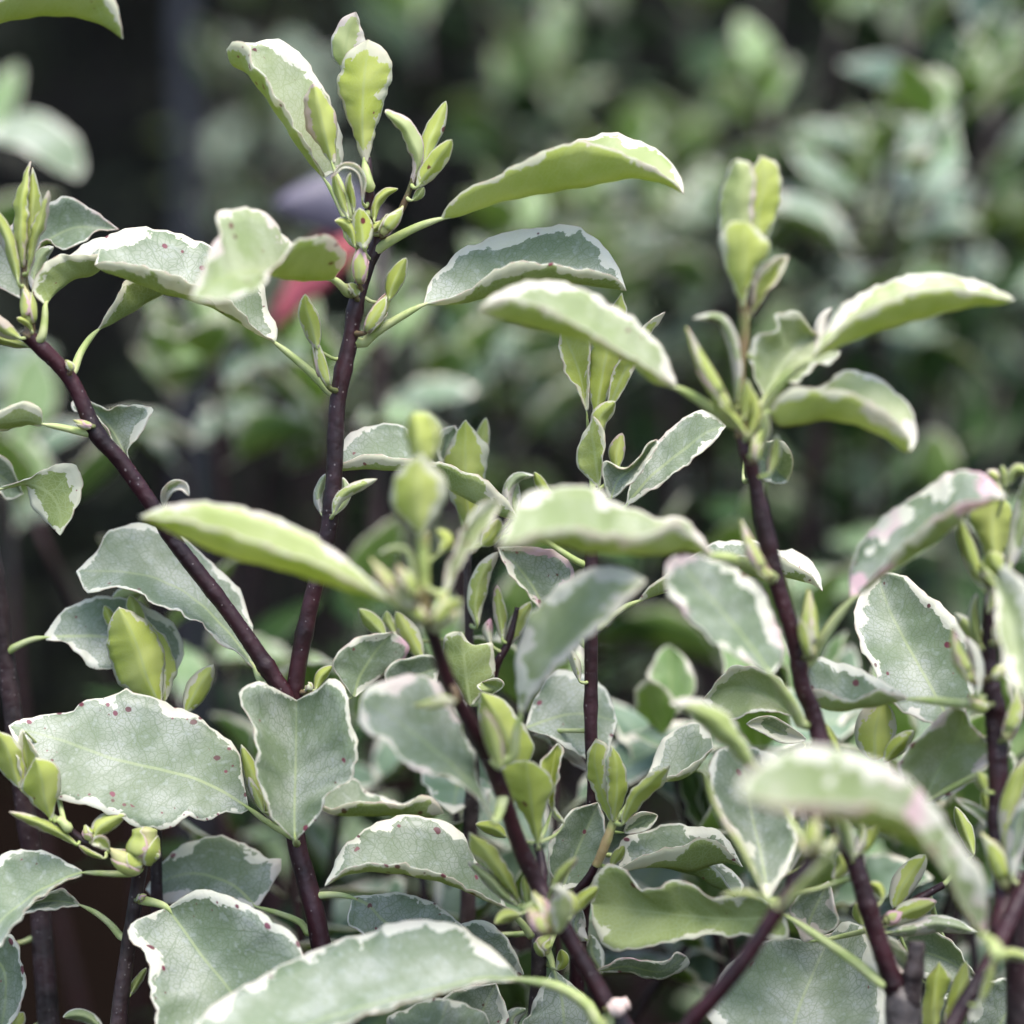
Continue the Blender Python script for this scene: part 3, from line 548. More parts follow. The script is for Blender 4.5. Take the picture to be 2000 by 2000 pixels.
R(8, '1010,1340 930,1350 875,1390', 36, z=(-20, -23), k='q', mw=.3); R(8, '1060,1300 1040,1210 1030,1130', 26, z=(-16, -15), k='q', mw=.5)
L(5, '1005,2040 985,1800 1010,1650 1080,1500 1200,1380 1350,1282 1500,1256 1620,1290 1690,1332', '1012,2062 1070,1860 1190,1680 1360,1500 1520,1395 1690,1336', '1040,2050 1120,1900 1230,1785 1350,1665 1500,1535 1620,1405 1690,1340', z=(-30, -46), d=(7, 1, -6), k='s', mw=1.4, pink=.12, spot=.05, pet='965,2290 985,2170', zs=-28, pr=1.0)
B(8, '1170,1450 1130,1380 1120,1290 1080,1220', 70, z=-30); R(8, '1210,1440 1230,1330 1230,1230 1190,1190', 62, z=(-32, -36), k='q', face='u', mw=1.2); B(8, '1150,1430 1110,1400 1060,1300', 50, z=-34)
R(8, '1290,1350 1330,1280 1430,1190', 40, z=(-18, -17), k='y'); R(8, '1180,1200 1240,1110 1320,1035', 26, z=(-24, -27), k='q', pink=.6)
R(8, '1270,1350 1290,1290 1260,1210', 40, z=(-26, -26), k='y')
# big pale front leaf along the bottom
L(8, '1000,1705 850,1705 650,1748 450,1803 250,1862 50,1935 -150,2010 -400,2080 -760,1967', '1000,1692 800,1685 600,1735 400,1782 200,1832 0,1890 -300,1980 -760,1965', '1000,1665 900,1560 800,1480 650,1390 480,1372 330,1390 200,1440 50,1480 -94,1530 -344,1650 -494,1740 -644,1830 -760,1962', z=(-26, -36), d=(-5, 0, 9), mw=1.0, spot=.14, pink=.1, pet='1440,1960 1370,1830 1200,1725', zs=-24, pr=1.3)

# ================================================================== middle shrub behind the front one
shrub('slim shrub with one straight dark stem and a tuft of narrow lime leaflets on top', 8, 1400, 720, 4)
S([(5, 1400, 860, 4, .9), (5, 1395, 1050, 4, 1.3), (5, 1392, 1230, 4, 1.45), (5, 1392, 1600, 4, 1.4), (5, 1392, 1932, 5, 1.4), (8, 1392, 400, 5, 1.4), (8, 1405, 720, 6, 1.45), (8, 1340, 1400, 10, 1.6), (8, 1300, 1932, 14, 1.8)], ground=True)
S([(8, 1115, 1420, 6, 1.5), (8, 1110, 1650, 8, 1.6), (8, 1095, 1932, 10, 1.7)], name='stem', age=.8, ground=True)
S([(8, 1520, 820, -4, .9), (8, 1470, 960, -4, 1.0), (8, 1420, 1080, -3, .95)], name='twig', green=1.0)
S([(8, 1425, 1060, -3, .8), (8, 1370, 1160, -2, .95), (8, 1280, 1260, 0, 1.1), (8, 1200, 1330, 4, 1.2), (8, 1110, 1480, 8, 1.3)], name='twig')
L(5, '1385,400 1380,250 1388,60 1300,-60 1230,-70', '1368,420 1330,220 1270,60 1230,-70', '1350,390 1320,312 1240,180 1222,20 1230,-68', z=(3, 2), d=(-1, 1, -2), k='q', mw=.35)
L(5, '1480,420 1530,200 1560,20 1580,-120 1558,-215', '1420,460 1450,250 1500,0 1558,-215', '1385,430 1375,250 1400,60 1480,-100 1558,-214', z=(2, 1), d=(2, -1, 2), k='y', mw=.25)
L(5, '1500,420 1600,250 1690,50 1760,-60 1792,-112', '1490,400 1560,230 1650,60 1792,-113', '1475,380 1500,240 1570,100 1700,-60 1792,-114', z=(1, -2), d=(1, 0, -1), k='q', mw=.45, pink=.3)
R(5, '1440,535 1440,460 1490,400 1522,370', 50, z=(-1, -2), k='q', mw=.35, pink=.4)
L(5, '1450,800 1468,580 1445,490 1405,448', '1435,832 1420,700 1400,560 1405,448', '1395,810 1320,720 1313,640 1350,555 1405,449', z=(0, -2), d=(-1, 0, 2), k='s', mw=.3)
R(5, '1530,740 1530,640 1560,540', 42, z=(2, 2), k='y', mw=.15, pink=.4)
L(5, '1470,880 1450,760 1470,690 1540,735 1640,680 1700,600 1746,573', '1500,890 1540,790 1630,720 1746,575', '1540,890 1620,800 1700,690 1750,605 1746,577', z=(-2, -5), d=(-1, 1, -2), k='m', mw=.5, spot=0)
L(5, '1600,880 1620,770 1720,610 1810,530 1900,450 1980,420 2060,440 2122,500', '1572,940 1720,770 1880,640 2010,540 2122,502', '1590,932 1750,830 1934,690 2044,600 2122,506', z=(0, 2), d=(2, 0, -2), mw=.5, pink=.25, spot=.15, pet='1420,1080 1500,990', zs=4)
L(5, '1655,1430 1800,1300 2000,1160 2150,1115 2280,1130 2400,1165 2500,1180 2580,1230 2625,1310 2640,1390', '1645,1448 1790,1402 2000,1352 2200,1315 2380,1312 2500,1332 2590,1355 2640,1392', '1650,1440 1700,1370 1790,1315 2000,1240 2200,1205 2390,1205 2500,1255 2580,1310 2640,1391', z=(4, 4), d=(5, 0, -3), mw=.8, spot=.25, pet='1435,1590 1500,1530 1580,1475', zs=4, pr=.7)
L(5, '990,985 960,930 890,850 820,790 700,740 570,700 390,680 190,655 60,700 -20,760', '1000,1010 900,985 770,920 650,860 560,790 400,750 200,735 60,742 -20,762', '990,995 920,905 800,815 600,725 460,620 415,520 300,490 150,515 60,580 -20,740', z=(3, 4), d=(-4, 0, 5), mw=.65, pink=.1, spot=.1, pet='1345,1245 1250,1190 1120,1100', zs=4, pr=.65)
L(5, '1088,1505 1000,1352 920,1242 890,1157', '1150,1500 1080,1370 990,1250 890,1157', '1200,1450 1240,1400 1302,1310 1270,1230 1180,1170 1050,1150 890,1156', z=(8, 8), d=(-2, 1, -3), mw=.7, pink=.8, spot=.5, pet='1380,1700 1270,1600', zs=5)
R(5, '1330,1880 1310,1790 1270,1690', 24, z=(2, 1), k='s', mw=.7)
L(8, '1040,320 1100,150 1200,30 1300,30 1430,90 1490,160 1532,300', '1035,340 1200,280 1350,260 1532,302', '1050,345 1200,400 1300,470 1450,520 1532,310', z=(14, 18), d=(6, 0, -5), mw=.5, spot=.2)
L(8, '1370,570 1250,500 1160,400 1080,370', '1370,560 1230,450 1080,372', '1380,520 1260,400 1140,360 1080,371', z=(22, 24), k='m', mw=1.4, pink=.3)
L(8, '1220,1200 1170,1100 1158,1000 1200,900 1280,790 1390,745 1432,738', '1235,1212 1290,1060 1360,900 1432,738', '1330,1200 1400,1150 1470,1000 1466,850 1432,739', z=(0, 2), d=(-3, 1, -2), mw=.5, spot=.35, pink=.1)
L(8, '1515,838 1480,650 1470,500 1480,430 1420,394', '1505,842 1450,680 1415,540 1420,394', '1480,830 1395,660 1368,550 1380,460 1420,395', z=(-3, -5), d=(-1, 0, 2), k='y', mw=.3)
L(8, '1540,820 1572,720 1582,560 1500,430', '1512,842 1530,700 1530,540 1500,430', '1500,820 1480,700 1478,540 1500,431', z=(-5, -7), d=(2, -1, 0), k='y', mw=.25)
L(8, '1575,855 1650,765 1780,635 1817,540', '1562,855 1620,720 1720,620 1817,538', '1555,840 1580,735 1640,640 1730,572 1817,537', z=(-7, -12), d=(2, 0, 1), k='y', mw=.25)
R(8, '1570,900 1650,850 1752,808', 52, z=(3, 1), k='m', face='u', mw=.5, fold=-2)
L(8, '1700,580 1760,430 1850,340 1950,305 2030,350 2050,440', '1680,642 1800,622 1932,582 2000,505 2050,442', '1690,622 1800,600 1900,560 1990,492 2050,443', z=(4, 6), d=(4, 0, -4), mw=.7, spot=.05, pet='1560,800 1620,710', zs=0)
L(8, '1540,1050 1545,955 1680,890 1850,850 1960,870 2100,900 2210,1080', '1545,1110 1750,1085 1932,1105 2100,1062 2210,1085', '1550,1090 1700,1012 1870,972 1990,930 2090,960 2210,1082', z=(2, 0), d=(4, 0, -4), mw=.75, spot=.15, pet='1440,1180 1500,1140', zs=2)
L(9, '-20,1072 250,1058 350,1100 420,1180 390,1252', '-30,1085 150,1130 280,1200 390,1253', '-20,1078 200,1062 285,1115 390,1252', z=(4, 3), d=(4, 1, -2), mw=.4)
R(8, '1500,1080 1540,1020 1570,970', 32, z=(-2, -3), k='q')

# ================================================================== slender young shoot
shrub('thin red-brown shoot with a lime white-rimmed leaf behind the soft lime bud', 8, 740, 800, 24)
S([(5, 735, 1150, 16, .75), (5, 725, 1300, 17, .85), (5, 735, 1640, 18, 1.0), (8, 755, 500, 24, 1.4), (8, 740, 900, 28, 1.6), (8, 725, 1400, 30, 1.7)], ground=True, age=.6)
S([(5, 995, 1480, 13, .5), (5, 945, 1670, 13, .8), (5, 870, 1830, 14, 1.0), (8, 800, 400, 22, 1.1)], name='twig')
L(5, '830,850 838,680 790,560 716,470', '745,1120 720,850 715,650 716,470', '680,1020 610,800 615,630 665,540 716,471', z=(14, 12), d=(3, -1, 3), k='y', mw=.45)
L(5, '600,720 558,640 570,530 660,500', '630,760 610,640 660,500', '670,740 690,600 660,502', z=(17, 17), k='m', mw=.6)
R(5, '780,720 800,600 826,458', 38, z=(18, 18), k='q', mw=.4); R(5, '800,1150 860,1080 900,1000', 55, z=(14, 14), k='y', mw=.3)
R(5, '960,1000 940,880 990,780 1085,770', 30, z=(8, 8), k='s', face='u', mw=.6); R(5, '1180,900 1130,830 1085,750', 30, z=(9, 8), k='y', pink=.4); R(5, '1000,1000 970,900 985,790', 40, z=(10, 10), k='s', face='u', mw=.6)
R(5, '780,1580 770,1450 810,1290 892,1180', 52, z=(12, 10), k='s', mw=.5); R(5, '915,1660 905,1540 890,1440 885,1360', 34, z=(12, 12), k='q', mw=.4, pink=.6)
R(5, '850,1680 835,1600 850,1540', 26, z=(12, 12), k='m', mw=2, pink=1.0, spot=.8); R(5, '940,1690 990,1580 1070,1450', 46, z=(13, 13), k='y', mw=.3)
R(5, '285,1640 220,1570 140,1488', 46, z=(14, 14), k='s', mw=.5, pink=.4); R(5, '480,1760 420,1640 340,1500', 56, z=(16, 16), k='y', mw=.3); R(5, '340,1640 300,1560 290,1500', 34, z=(17, 17), k='s', mw=.5)
L(5, '50,1900 0,1790 60,1690 180,1630 320,1615', '110,1965 150,1840 230,1720 320,1614', '200,1930 300,1830 412,1720 380,1650 320,1615', z=(10, 12), d=(-2, 1, 4), mw=.6, pink=.9, spot=.35)
L(5, '290,1960 280,1830 370,1762 520,1735 590,1790', '320,1990 400,1880 590,1795', '400,2000 520,1930 590,1800', z=(13, 14), mw=.35)
L(5, '860,1960 872,1850 862,1700 850,1672 760,1682 690,1612', '740,2010 720,1850 690,1612', '640,1980 590,1800 598,1650 640,1615 690,1611', z=(8, 6), d=(2, 0, 2), mw=.55)
L(8, '900,150 930,110 900,70 800,90', '840,160 880,120 800,90', '800,170 780,110 800,92', z=(3, 3), mw=.4, k='m')
L(8, '-80,700 0,605 80,592 200,680 350,735 480,722 600,790', '-85,760 0,802 150,812 300,805 450,832 600,795', '-85,740 0,770 130,730 300,745 400,740 480,700 560,730 600,792', z=(14, 14), d=(5, 0, -4), mw=.8, pink=.2)
L(8, '620,1420 800,1370 920,1450 990,1560 1030,1662', '620,1432 800,1530 1030,1662', '640,1500 800,1650 950,1690 1030,1664', z=(6, 4), d=(-2, 0, 2), mw=.55, spot=.15)
L(8, '250,2150 290,1930 400,1850 530,1800 620,1798', '560,2250 570,2000 620,1798', '900,2150 840,1930 720,1830 620,1799', z=(-8, -12), d=(3, -3, 3), mw=.6, spot=.1)
L(8, '500,1990 560,1850 700,1740 880,1712', '700,2120 780,1920 880,1712', '920,2080 932,1932 926,1830 880,1713', z=(4, 2), mw=.4, spot=.7)
L(8, '1300,1700 1372,1800 1425,1940 1260,2160', '1190,1642 1235,1800 1260,2160', '1150,1680 1100,1780 1060,1870 1030,1980 1260,2160', z=(4, 2), d=(2, -1, 2), mw=.45, spot=.05, pet='1150,1520 1175,1580', zs=7)
R(8, '960,1990 970,1900 1040,1850', 40, z=(6, 6), k='m', face='u', mw=1.0)
R(8, '1210,1640 1240,1590 1230,1530', 34, z=(0, -2), k='y'); B(8, '1150,1560 1130,1500 1170,1450', 55, z=-6)

# ================================================================== right tall shrub with two stems on an old trunk
shrub('shrub with two plum stems rising from a grey trunk beside a cut stub', 9, 1280, 1932, -22)
S([(6, 400, 480, -28, 1.3), (6, 440, 640, -28, 1.55), (6, 480, 800, -27, 1.6), (6, 545, 1100, -26, 1.7), (6, 600, 1350, -25, 1.75), (6, 700, 1670, -24, 1.8), (6, 735, 1900, -23, 1.75), (9, 790, 240, -22, 1.75), (9, 840, 430, -22, 1.75), (9, 930, 850, -24, 1.8), (9, 1010, 1030, -26, 1.8), (9, 1100, 1330, -26, 1.9), (9, 1200, 1640, -25, 2.1), (9, 1250, 1760, -24, 2.5), (9, 1275, 1850, -24, 3.3)])
S([(9, 1255, 1720, -24, 2.7), (9, 1275, 1830, -24, 3.6), (9, 1285, 1960, -24, 3.7)], age=.9, ground=True)
S([(9, 1352, 1488, -26, 1.7), (9, 1345, 1600, -26, 1.85), (9, 1325, 1780, -25, 2.1), (9, 1310, 1960, -24, 2.3)], age=.75, name='stub')
S([(9, 800, 1020, -46, 1.25), (9, 700, 1180, -46, 1.5), (9, 590, 1340, -45, 1.6), (9, 450, 1550, -44, 1.65), (9, 250, 1800, -42, 1.7), (9, 130, 1950, -40, 1.75)], ground=True)
S([(3, 415, 1600, -32, 1.0), (3, 425, 1800, -31, 1.0), (6, 400, 200, -30, 1.05), (6, 400, 400, -29, 1.2), (6, 415, 560, -28, 1.5)], name='twig', green=.55)
L(3, '420,1330 300,1280 285,1120 330,930 380,858', '430,1330 390,1150 400,980 380,858', '460,1330 480,1100 470,900 380,860', z=(-32, -34), d=(2, -1, 0), k='y', mw=.25, pink=.4)
L(3, '560,1300 605,1150 618,950 600,880 510,838', '480,1320 500,1150 530,980 510,838', '430,1300 430,1100 450,950 510,840', z=(-30, -30), d=(2, 0, 0), k='y', mw=.2, pink=.2)
R(3, '540,1300 570,1080 585,860', 40, z=(-28, -28), k='y', mw=.2)
L(3, '450,1600 490,1450 560,1350 520,1260 430,1192', '415,1640 420,1480 430,1330 430,1192', '380,1580 310,1420 295,1270 350,1200 430,1193', z=(-35, -37), d=(2, -1, 2), k='y', mw=.7)
L(3, '530,1620 600,1510 660,1400 655,1378', '450,1720 520,1560 600,1440 655,1378', '440,1640 490,1480 580,1400 655,1379', z=(-30, -31), k='q', mw=.8, pink=.3)
# arching leaf across the middle
L(2, '1850,2072 1750,2010 1600,1920 1450,1830 1300,1740 1100,1640 950,1605 850,1625 785,1660', '1858,2092 1730,2062 1640,1985 1530,1925 1380,1845 1200,1800 1000,1740 850,1695 785,1662', '1850,2060 1830,2000 1790,1900 1700,1790 1550,1670 1350,1560 1200,1515 1050,1520 900,1570 785,1656', z=(-32, -42), d=(-6, 0, 4), k='s', mw=.6, spot=.05, pink=.1, pet='2150,2280 2050,2210 1950,2140', zs=-28, pr=1.05)
L(3, '850,1800 940,1660 1100,1560 1250,1500 1400,1472 1550,1485 1700,1520 1850,1590 1882,1612', '780,1940 950,1862 1150,1782 1400,1712 1650,1652 1800,1640 1882,1618', '830,1850 1000,1720 1200,1620 1400,1560 1600,1560 1800,1600 1882,1614', z=(-36, -32), d=(4, 0, -5), k='q', mw=.5, spot=.06, pet='530,2190 600,2090 700,1990', zs=-29, pr=1.1)
L(6, '505,300 450,160 480,40 490,30 590,-40 590,-95 660,-105 740,-85 800,-10 850,30', '530,350 600,220 680,90 760,30 850,30', '600,310 780,210 900,150 935,95 870,90 850,31', z=(-27, -22), d=(-3, 2, -4), k='s', mw=.6, spot=.05, wav=.9, pet='470,480 510,410', zs=-28)
R(3, '790,1932 830,1830 850,1720 895,1660', 40, z=(-24, -22), k='s', mw=.6, face='u')
L(6, '575,380 680,300 800,300 870,262 960,210 1060,205 1180,270 1290,360 1350,480 1352,590 1315,640', '560,420 610,500 700,498 850,470 1000,490 1180,560 1270,628 1315,642', '570,390 680,292 800,305 950,310 1100,370 1230,460 1310,560 1315,640', z=(-30, -34), d=(5, 0, -5), k='q', mw=.7, pink=.15, spot=.03, pet='440,560 500,490', zs=-28, pr=1.0)
B(6, '345,410 260,290 170,120 110,-30', 50, z=-33); R(6, '380,380 390,200 360,40 290,-80 150,-80', 34, z=(-30, -36), k='s', face='u', mw=.5)
R(6, '370,470 300,420 275,330 300,260', 34, z=(-31, -31), k='y'); R(6, '420,470 440,380 440,250', 30, z=(-33, -34), k='y'); R(6, '450,560 480,450 460,300', 36, z=(-32, -33), k='y', mw=.2)
R(6, '470,660 520,560 540,430', 40, z=(-31, -33), k='q', face='u'); B(6, '480,690 490,600 520,520', 36, z=-32); R(6, '560,760 590,650 600,550', 34, z=(-29, -29), k='s', mw=.7, pink=.4)
R(6, '440,560 380,470 290,380', 24, z=(-33, -34), k='q', pink=.7)
L(6, '430,610 540,580 650,600 690,700 660,800', '425,645 560,700 660,800', '425,700 520,790 620,815 660,801', z=(-4, 22), k='m', mw=.3)
# twisted pale leaf in the middle and its drooping neighbour
L(5, '2040,1180 1930,1085 1860,1000 1800,1022 1700,1087 1500,1087 1300,1052 1150,1067 1000,1112 888,1144', '2050,1202 1900,1175 1750,1197 1500,1192 1350,1182 1200,1142 1000,1157 888,1147', '2040,1170 1950,1052 1870,990 1750,1000 1600,940 1480,890 1400,830 1250,826 1100,850 1010,900 960,1000 888,1142', z=(-34, -58), d=(-6, 0, 5), k='s', mw=.85, pink=.2, spot=.05, pet='2365,1320 2240,1255 2140,1215', zs=-26, pr=1.2)
L(6, '545,1835 400,1752 250,1662 120,1532 10,1392 0,1260 40,1205', '565,1842 450,1680 300,1500 150,1330 40,1205', '610,1825 642,1720 582,1530 510,1370 400,1290 250,1225 100,1195 40,1204', z=(-33, -40), d=(-4, 2, 5), mw=.95, pink=.45, spot=.1, pet='735,2110 680,2000 610,1900', zs=-22, pr=1.1)
B(6, '560,1320 500,1250 440,1130 405,1010', 46, z=-32); B(6, '790,1745 770,1640 770,1500 768,1385', 62, z=-28)
L(6, '975,1402 1000,1250 1080,1100 1200,970 1350,880 1450,800 1600,738 1720,768 1842,878', '1010,1432 1080,1390 1200,1292 1350,1202 1500,1092 1620,985 1700,935 1842,886', '1030,1420 1150,1280 1300,1120 1450,1000 1600,920 1750,892 1842,884', z=(-30, -40), d=(6, 0, -6), mw=1.3, pink=.75, spot=.12, pet='775,1770 830,1670 920,1540', zs=-23, pr=1.15)
L(9, '650,225 500,245 380,292 300,272 200,188', '705,285 520,150 350,120 200,184', '690,150 600,60 400,0 300,60 200,182', z=(-6, -2), mw=.5, k='s')
L(9, '480,550 432,542 300,422 150,282 25,212', '490,555 370,400 200,262 25,205', '480,480 350,280 200,188 80,175 25,200', z=(-38, -44), d=(2, 0, 1), k='y', mw=.3, pink=.15)
R(9, '755,400 650,370 540,320 435,315', 56, z=(4, 2), k='m', face='u', mw=.9, fold=-2); R(9, '940,470 890,390 855,310', 26, z=(-20, -18), k='y')
L(9, '1640,1420 1560,1200 1450,1010 1330,850 1200,770 1000,742 800,742 600,752 390,692', '1710,1455 1600,1300 1520,1120 1420,1010 1300,945 1100,885 900,845 700,790 550,765 390,694', '1785,1430 1720,1150 1600,980 1500,840 1390,690 1250,570 1050,480 850,430 650,450 500,530 410,620 390,688', z=(-46, -70, -92), d=(-6, 0, 4), k='s', mw=1.35, pink=.7, spot=.04, pet='1790,1560 1760,1500', zs=-58, pr=1.2)
L(9, '520,1230 400,950 290,780 230,560 300,450 400,425', '550,1262 520,1050 460,780 400,425', '620,1200 700,1000 690,820 740,700 620,500 400,424', z=(-24, -10), d=(-2, 2, -2), mw=.75, spot=.05)
R(9, '650,1130 700,950 740,740', 52, z=(-16, -12), k='m', face='u', mw=1.0, pink=.2)
R(9, '610,1310 700,1230 820,1110 935,985', 32, z=(-58, -66), k='s', mw=.3); R(9, '530,1250 430,1230 300,1240', 20, z=(-45, -44), k='s'); R(9, '540,1240 420,1010 260,740 200,490', 20, z=(-40, -36), k='s', mw=.5, pink=.3)
B(9, '800,1020 790,960 800,880 830,800', 56, z=-50); B(9, '790,1000 740,980 715,930', 44, z=-50); B(9, '830,1010 880,980 920,920', 34, z=-52)
R(9, '1010,1045 990,960 960,880 900,790', 40, z=(-34, -38), k='s', face='u', mw=.6); R(9, '1060,1010 1100,930 1150,860', 34, z=(-26, -26), k='y'); R(9, '1030,1020 1060,920 1050,850', 28, z=(-28, -28), k='s', mw=.6)
R(9, '900,1150 950,1080 930,1010', 36, z=(-20, -20), k='y')
L(9, '640,1312 500,1256 250,1241 130,1182 0,1165 -130,1215 -190,1150 -290,1062 -385,1140 -402,1280', '640,1345 400,1365 100,1345 -200,1312 -402,1282', '690,1420 650,1482 400,1452 200,1466 0,1490 -130,1530 -250,1537 -340,1502 -392,1380 -402,1284', z=(-16, -10), d=(-2, 1, -1), mw=.55, spot=.05, wav=.8, pet='1165,1715 1050,1620 850,1480', zs=-25, pr=1.05)
L(9, '500,2150 250,1950 250,1750 360,1590 500,1490 650,1465 760,1480 900,1440', '640,2200 700,1900 800,1650 900,1440', '850,2150 1150,2000 1205,1850 1172,1650 1122,1450 1050,1395 950,1385 900,1439', z=(-14, 2), d=(-1, 2, -2), mw=.85, spot=.14, wav=.6)
L(9, '650,1420 670,1300 760,1220 880,1162', '745,1490 790,1340 880,1162', '860,1480 925,1400 905,1250 880,1163', z=(-4, -6), mw=.8, pink=.25)
R(9, '1170,1260 1150,1200 1100,1170', 28, z=(-22, -22), k='y'); R(9, '1060,1400 1040,1330 1020,1280', 34, z=(-12, -12), k='q', pink=.5)
L(9, '1150,1460 1200,1460 1280,1520 1320,1660', '1160,1500 1230,1560 1320,1660', '1190,1600 1250,1650 1320,1662', z=(-14, -16), mw=1.2, pink=.3)
L(8, '1420,1640 1550,1582 1650,1580 1780,1600 1850,1542 1905,1560', '1425,1645 1600,1620 1760,1650 1905,1565', '1450,1652 1600,1655 1700,1692 1850,1662 1925,1610 1905,1566', z=(4, 2), d=(-2, 0, 2), mw=.45, pink=.7)
R(8, '1370,1480 1310,1420 1330,1300', 55, z=(4, 4), k='m', face='u', mw=.5); R(8, '1450,1660 1400,1560 1390,1450', 60, z=(10, 10), k='m', face='u', mw=.4)

# ================================================================== shrub at the right edge
shrub('dark-stemmed shrub with a crowded lime tuft beside the arching pink-edged leaf', 9, 1540, 1932, -26)
S([(6, 1745, 1280, -28, 1.0), (6, 1745, 1550, -27, 1.2), (6, 1740, 1750, -26, 1.7), (6, 1760, 1932, -26, 1.9), (9, 1780, 300, -25, 2.1), (9, 1795, 600, -25, 2.1), (9, 1795, 900, -25, 2.1), (9, 1830, 1250, -28, 2.2), (9, 1800, 1450, -32, 2.2)])
S([(9, 2050, 1000, -30, 1.7), (9, 1940, 1200, -32, 1.8), (9, 1850, 1380, -34, 1.8), (9, 1720, 1660, -36, 1.75), (9, 1540, 1950, -38, 1.8)], ground=True)
S([(9, 1900, 1100, -28, 2.0), (9, 1880, 1350, -28, 2.4), (9, 1890, 1600, -26, 2.3), (9, 1900, 1960, -24, 2.4)], age=.4, ground=True)
L(6, '1850,1260 1865,1080 1860,950 1800,820 1740,735', '1790,1270 1760,1100 1770,900 1740,735', '1700,1240 1650,1050 1640,950 1690,830 1740,738', z=(-26, -24), d=(3, -1, 3), k='y', mw=.3)
R(6, '1720,1390 1660,1250 1600,1080 1590,980', 42, z=(-30, -30), k='q', mw=.7); R(6, '1810,1290 1770,1240 1740,1180', 60, z=(-32, -33), k='q', pink=.3)
R(6, '1850,1280 1900,1100 1950,880 1990,700', 60, z=(-28, -30), k='s', face='u', mw=.7); R(6, '1850,820 1870,760 1910,735 1960,760', 30, z=(-30, -32), k='s'); R(6, '1800,800 1770,770 1735,745', 30, z=(-26, -26), k='y', pink=.3); R(6, '1830,830 1825,770 1810,715', 22, z=(-27, -27), k='s')
L(6, '1790,1330 1830,1250 1960,1400 2000,1700 1960,1990', '1780,1340 1850,1500 1900,1750 1960,1990', '1760,1400 1790,1600 1850,1850 1960,1992', z=(-42, -52), d=(-1, 1, -1), k='s', mw=.8)
R(6, '1710,1700 1670,1600 1660,1490 1680,1400', 28, z=(-27, -28), k='s', mw=.6); B(6, '1650,1880 1600,1790 1560,1700 1545,1590', 46, z=-30); R(6, '1680,1960 1680,1850 1660,1720 1615,1640', 42, z=(-29, -30), k='m', face='u', mw=1.5, pink=.4)
R(6, '1710,1820 1720,1750 1680,1640 1560,1510', 48, z=(-24, -20), k='q', mw=.5); R(6, '1740,1500 1760,1420 1770,1330', 34, z=(-30, -31), k='y', pink=.3); B(6, '1790,1680 1790,1600 1780,1500', 34, z=-30); B(6, '1760,1860 1790,1840 1830,1780', 34, z=-30)
R(6, '1690,1300 1740,1330 1800,1400', 26, z=(-31, -32), k='q', pink=.6)
L(9, '1290,162 1150,130 1050,172 980,190 850,130 740,122', '1305,182 1150,217 950,242 850,232 740,130', '1290,150 1150,70 1000,0 900,-25 790,-38 740,110', z=(-20, -10), d=(-4, 0, 4), k='m', mw=.5, pink=.15, pet='1700,210 1600,205 1450,190', zs=-26, pr=1.0)
B(9, '1740,220 1690,210 1640,150', 44, z=-28)
L(6, '1390,2130 1230,2010 1110,1800 1040,1650 1015,1530 1050,1400 1140,1300', '1560,2150 1430,1910 1290,1660 1200,1480 1140,1299', '1640,2120 1690,1850 1680,1690 1600,1570 1450,1440 1300,1320 1200,1290 1140,1298', z=(-12, 6), d=(-3, 2, -2), mw=.7, spot=.25, pink=.1)
L(9, '1380,680 1250,560 1330,430 1450,300 1540,225 1612,240', '1400,735 1450,600 1530,470 1590,340 1612,242', '1440,752 1560,680 1700,570 1762,440 1690,370 1640,300 1612,243', z=(-14, -20), d=(-2, 4, -2), k='s', mw=.7, spot=.5, pink=.35, pet='1730,680 1690,590', zs=-24)
R(9, '1130,510 1130,360 1165,190', 112, z=(-8, -8), k='y', mw=.35, shape=.5); R(9, '1180,520 1250,430 1340,350', 46, z=(-12, -13), k='y', mw=.5)
R(9, '1730,680 1700,620 1680,570', 30, z=(-27, -28), k='q'); R(9, '1740,850 1730,740 1710,670', 36, z=(-18, -18), k='y', mw=.2)
R(9, '1880,930 1790,880 1690,790 1560,715', 30, z=(-24, -22), k='s', face='u', mw=1.0, fold=-1)
B(9, '1830,400 1860,330 1890,230 1890,110', 50, z=-28); R(9, '1830,1000 1850,800 1900,620 1960,480', 60, z=(-28, -30), k='y', mw=.4); R(9, '1870,1150 1880,1000 1910,850 1960,700', 56, z=(-32, -34), k='m', face='u', mw=1.2, pink=.2)
B(9, '1840,1200 1810,1100 1770,1000 1700,900', 68, z=-30); R(9, '1660,1020 1620,900 1560,760', 40, z=(-6, -4), k='q', pink=.3)
S([(9, 1500, 1180, -8, .75), (9, 1270, 1315, -8, .95), (9, 1160, 1390, -10, 1.0), (9, 1120, 1480, -14, 1.0)], name='twig'); R(9, '1230,1310 1280,1180 1400,1020', 66, z=(-8, -8), k='y', mw=.6, shape=.55)
B(9, '1180,1380 1230,1360 1280,1330', 48, z=-12); R(9, '1200,1400 1300,1330 1460,1270', 56, z=(-12, -12), k='q', mw=.6, pink=.6); R(9, '1180,1440 1320,1420 1480,1390 1680,1440', 48, z=(-12, -10), k='s', face='u', mw=.6)
L(9, '1640,1720 1450,1700 1300,1620 1230,1500', '1680,1690 1500,1580 1230,1498', '1660,1560 1500,1450 1330,1440 1230,1496', z=(0, 4), mw=.4, k='m')
L(9, '1500,1990 1500,1800 1540,1700 1475,1598', '1450,2000 1450,1780 1475,1598', '1400,1980 1370,1900 1410,1700 1475,1598', z=(-16, -16), d=(2, -1, 2), k='y', mw=.2); R(9, '1500,1990 1570,1800 1620,1590', 50, z=(-18, -18), k='y', mw=.2)
L(9, '1640,2050 1620,1900 1700,1720 1850,1690 1990,1680', '1720,2100 1820,1900 1990,1682', '1900,2100 2000,1900 1990,1690', z=(-4, -6), mw=1.0, spot=.06, wav=.5)
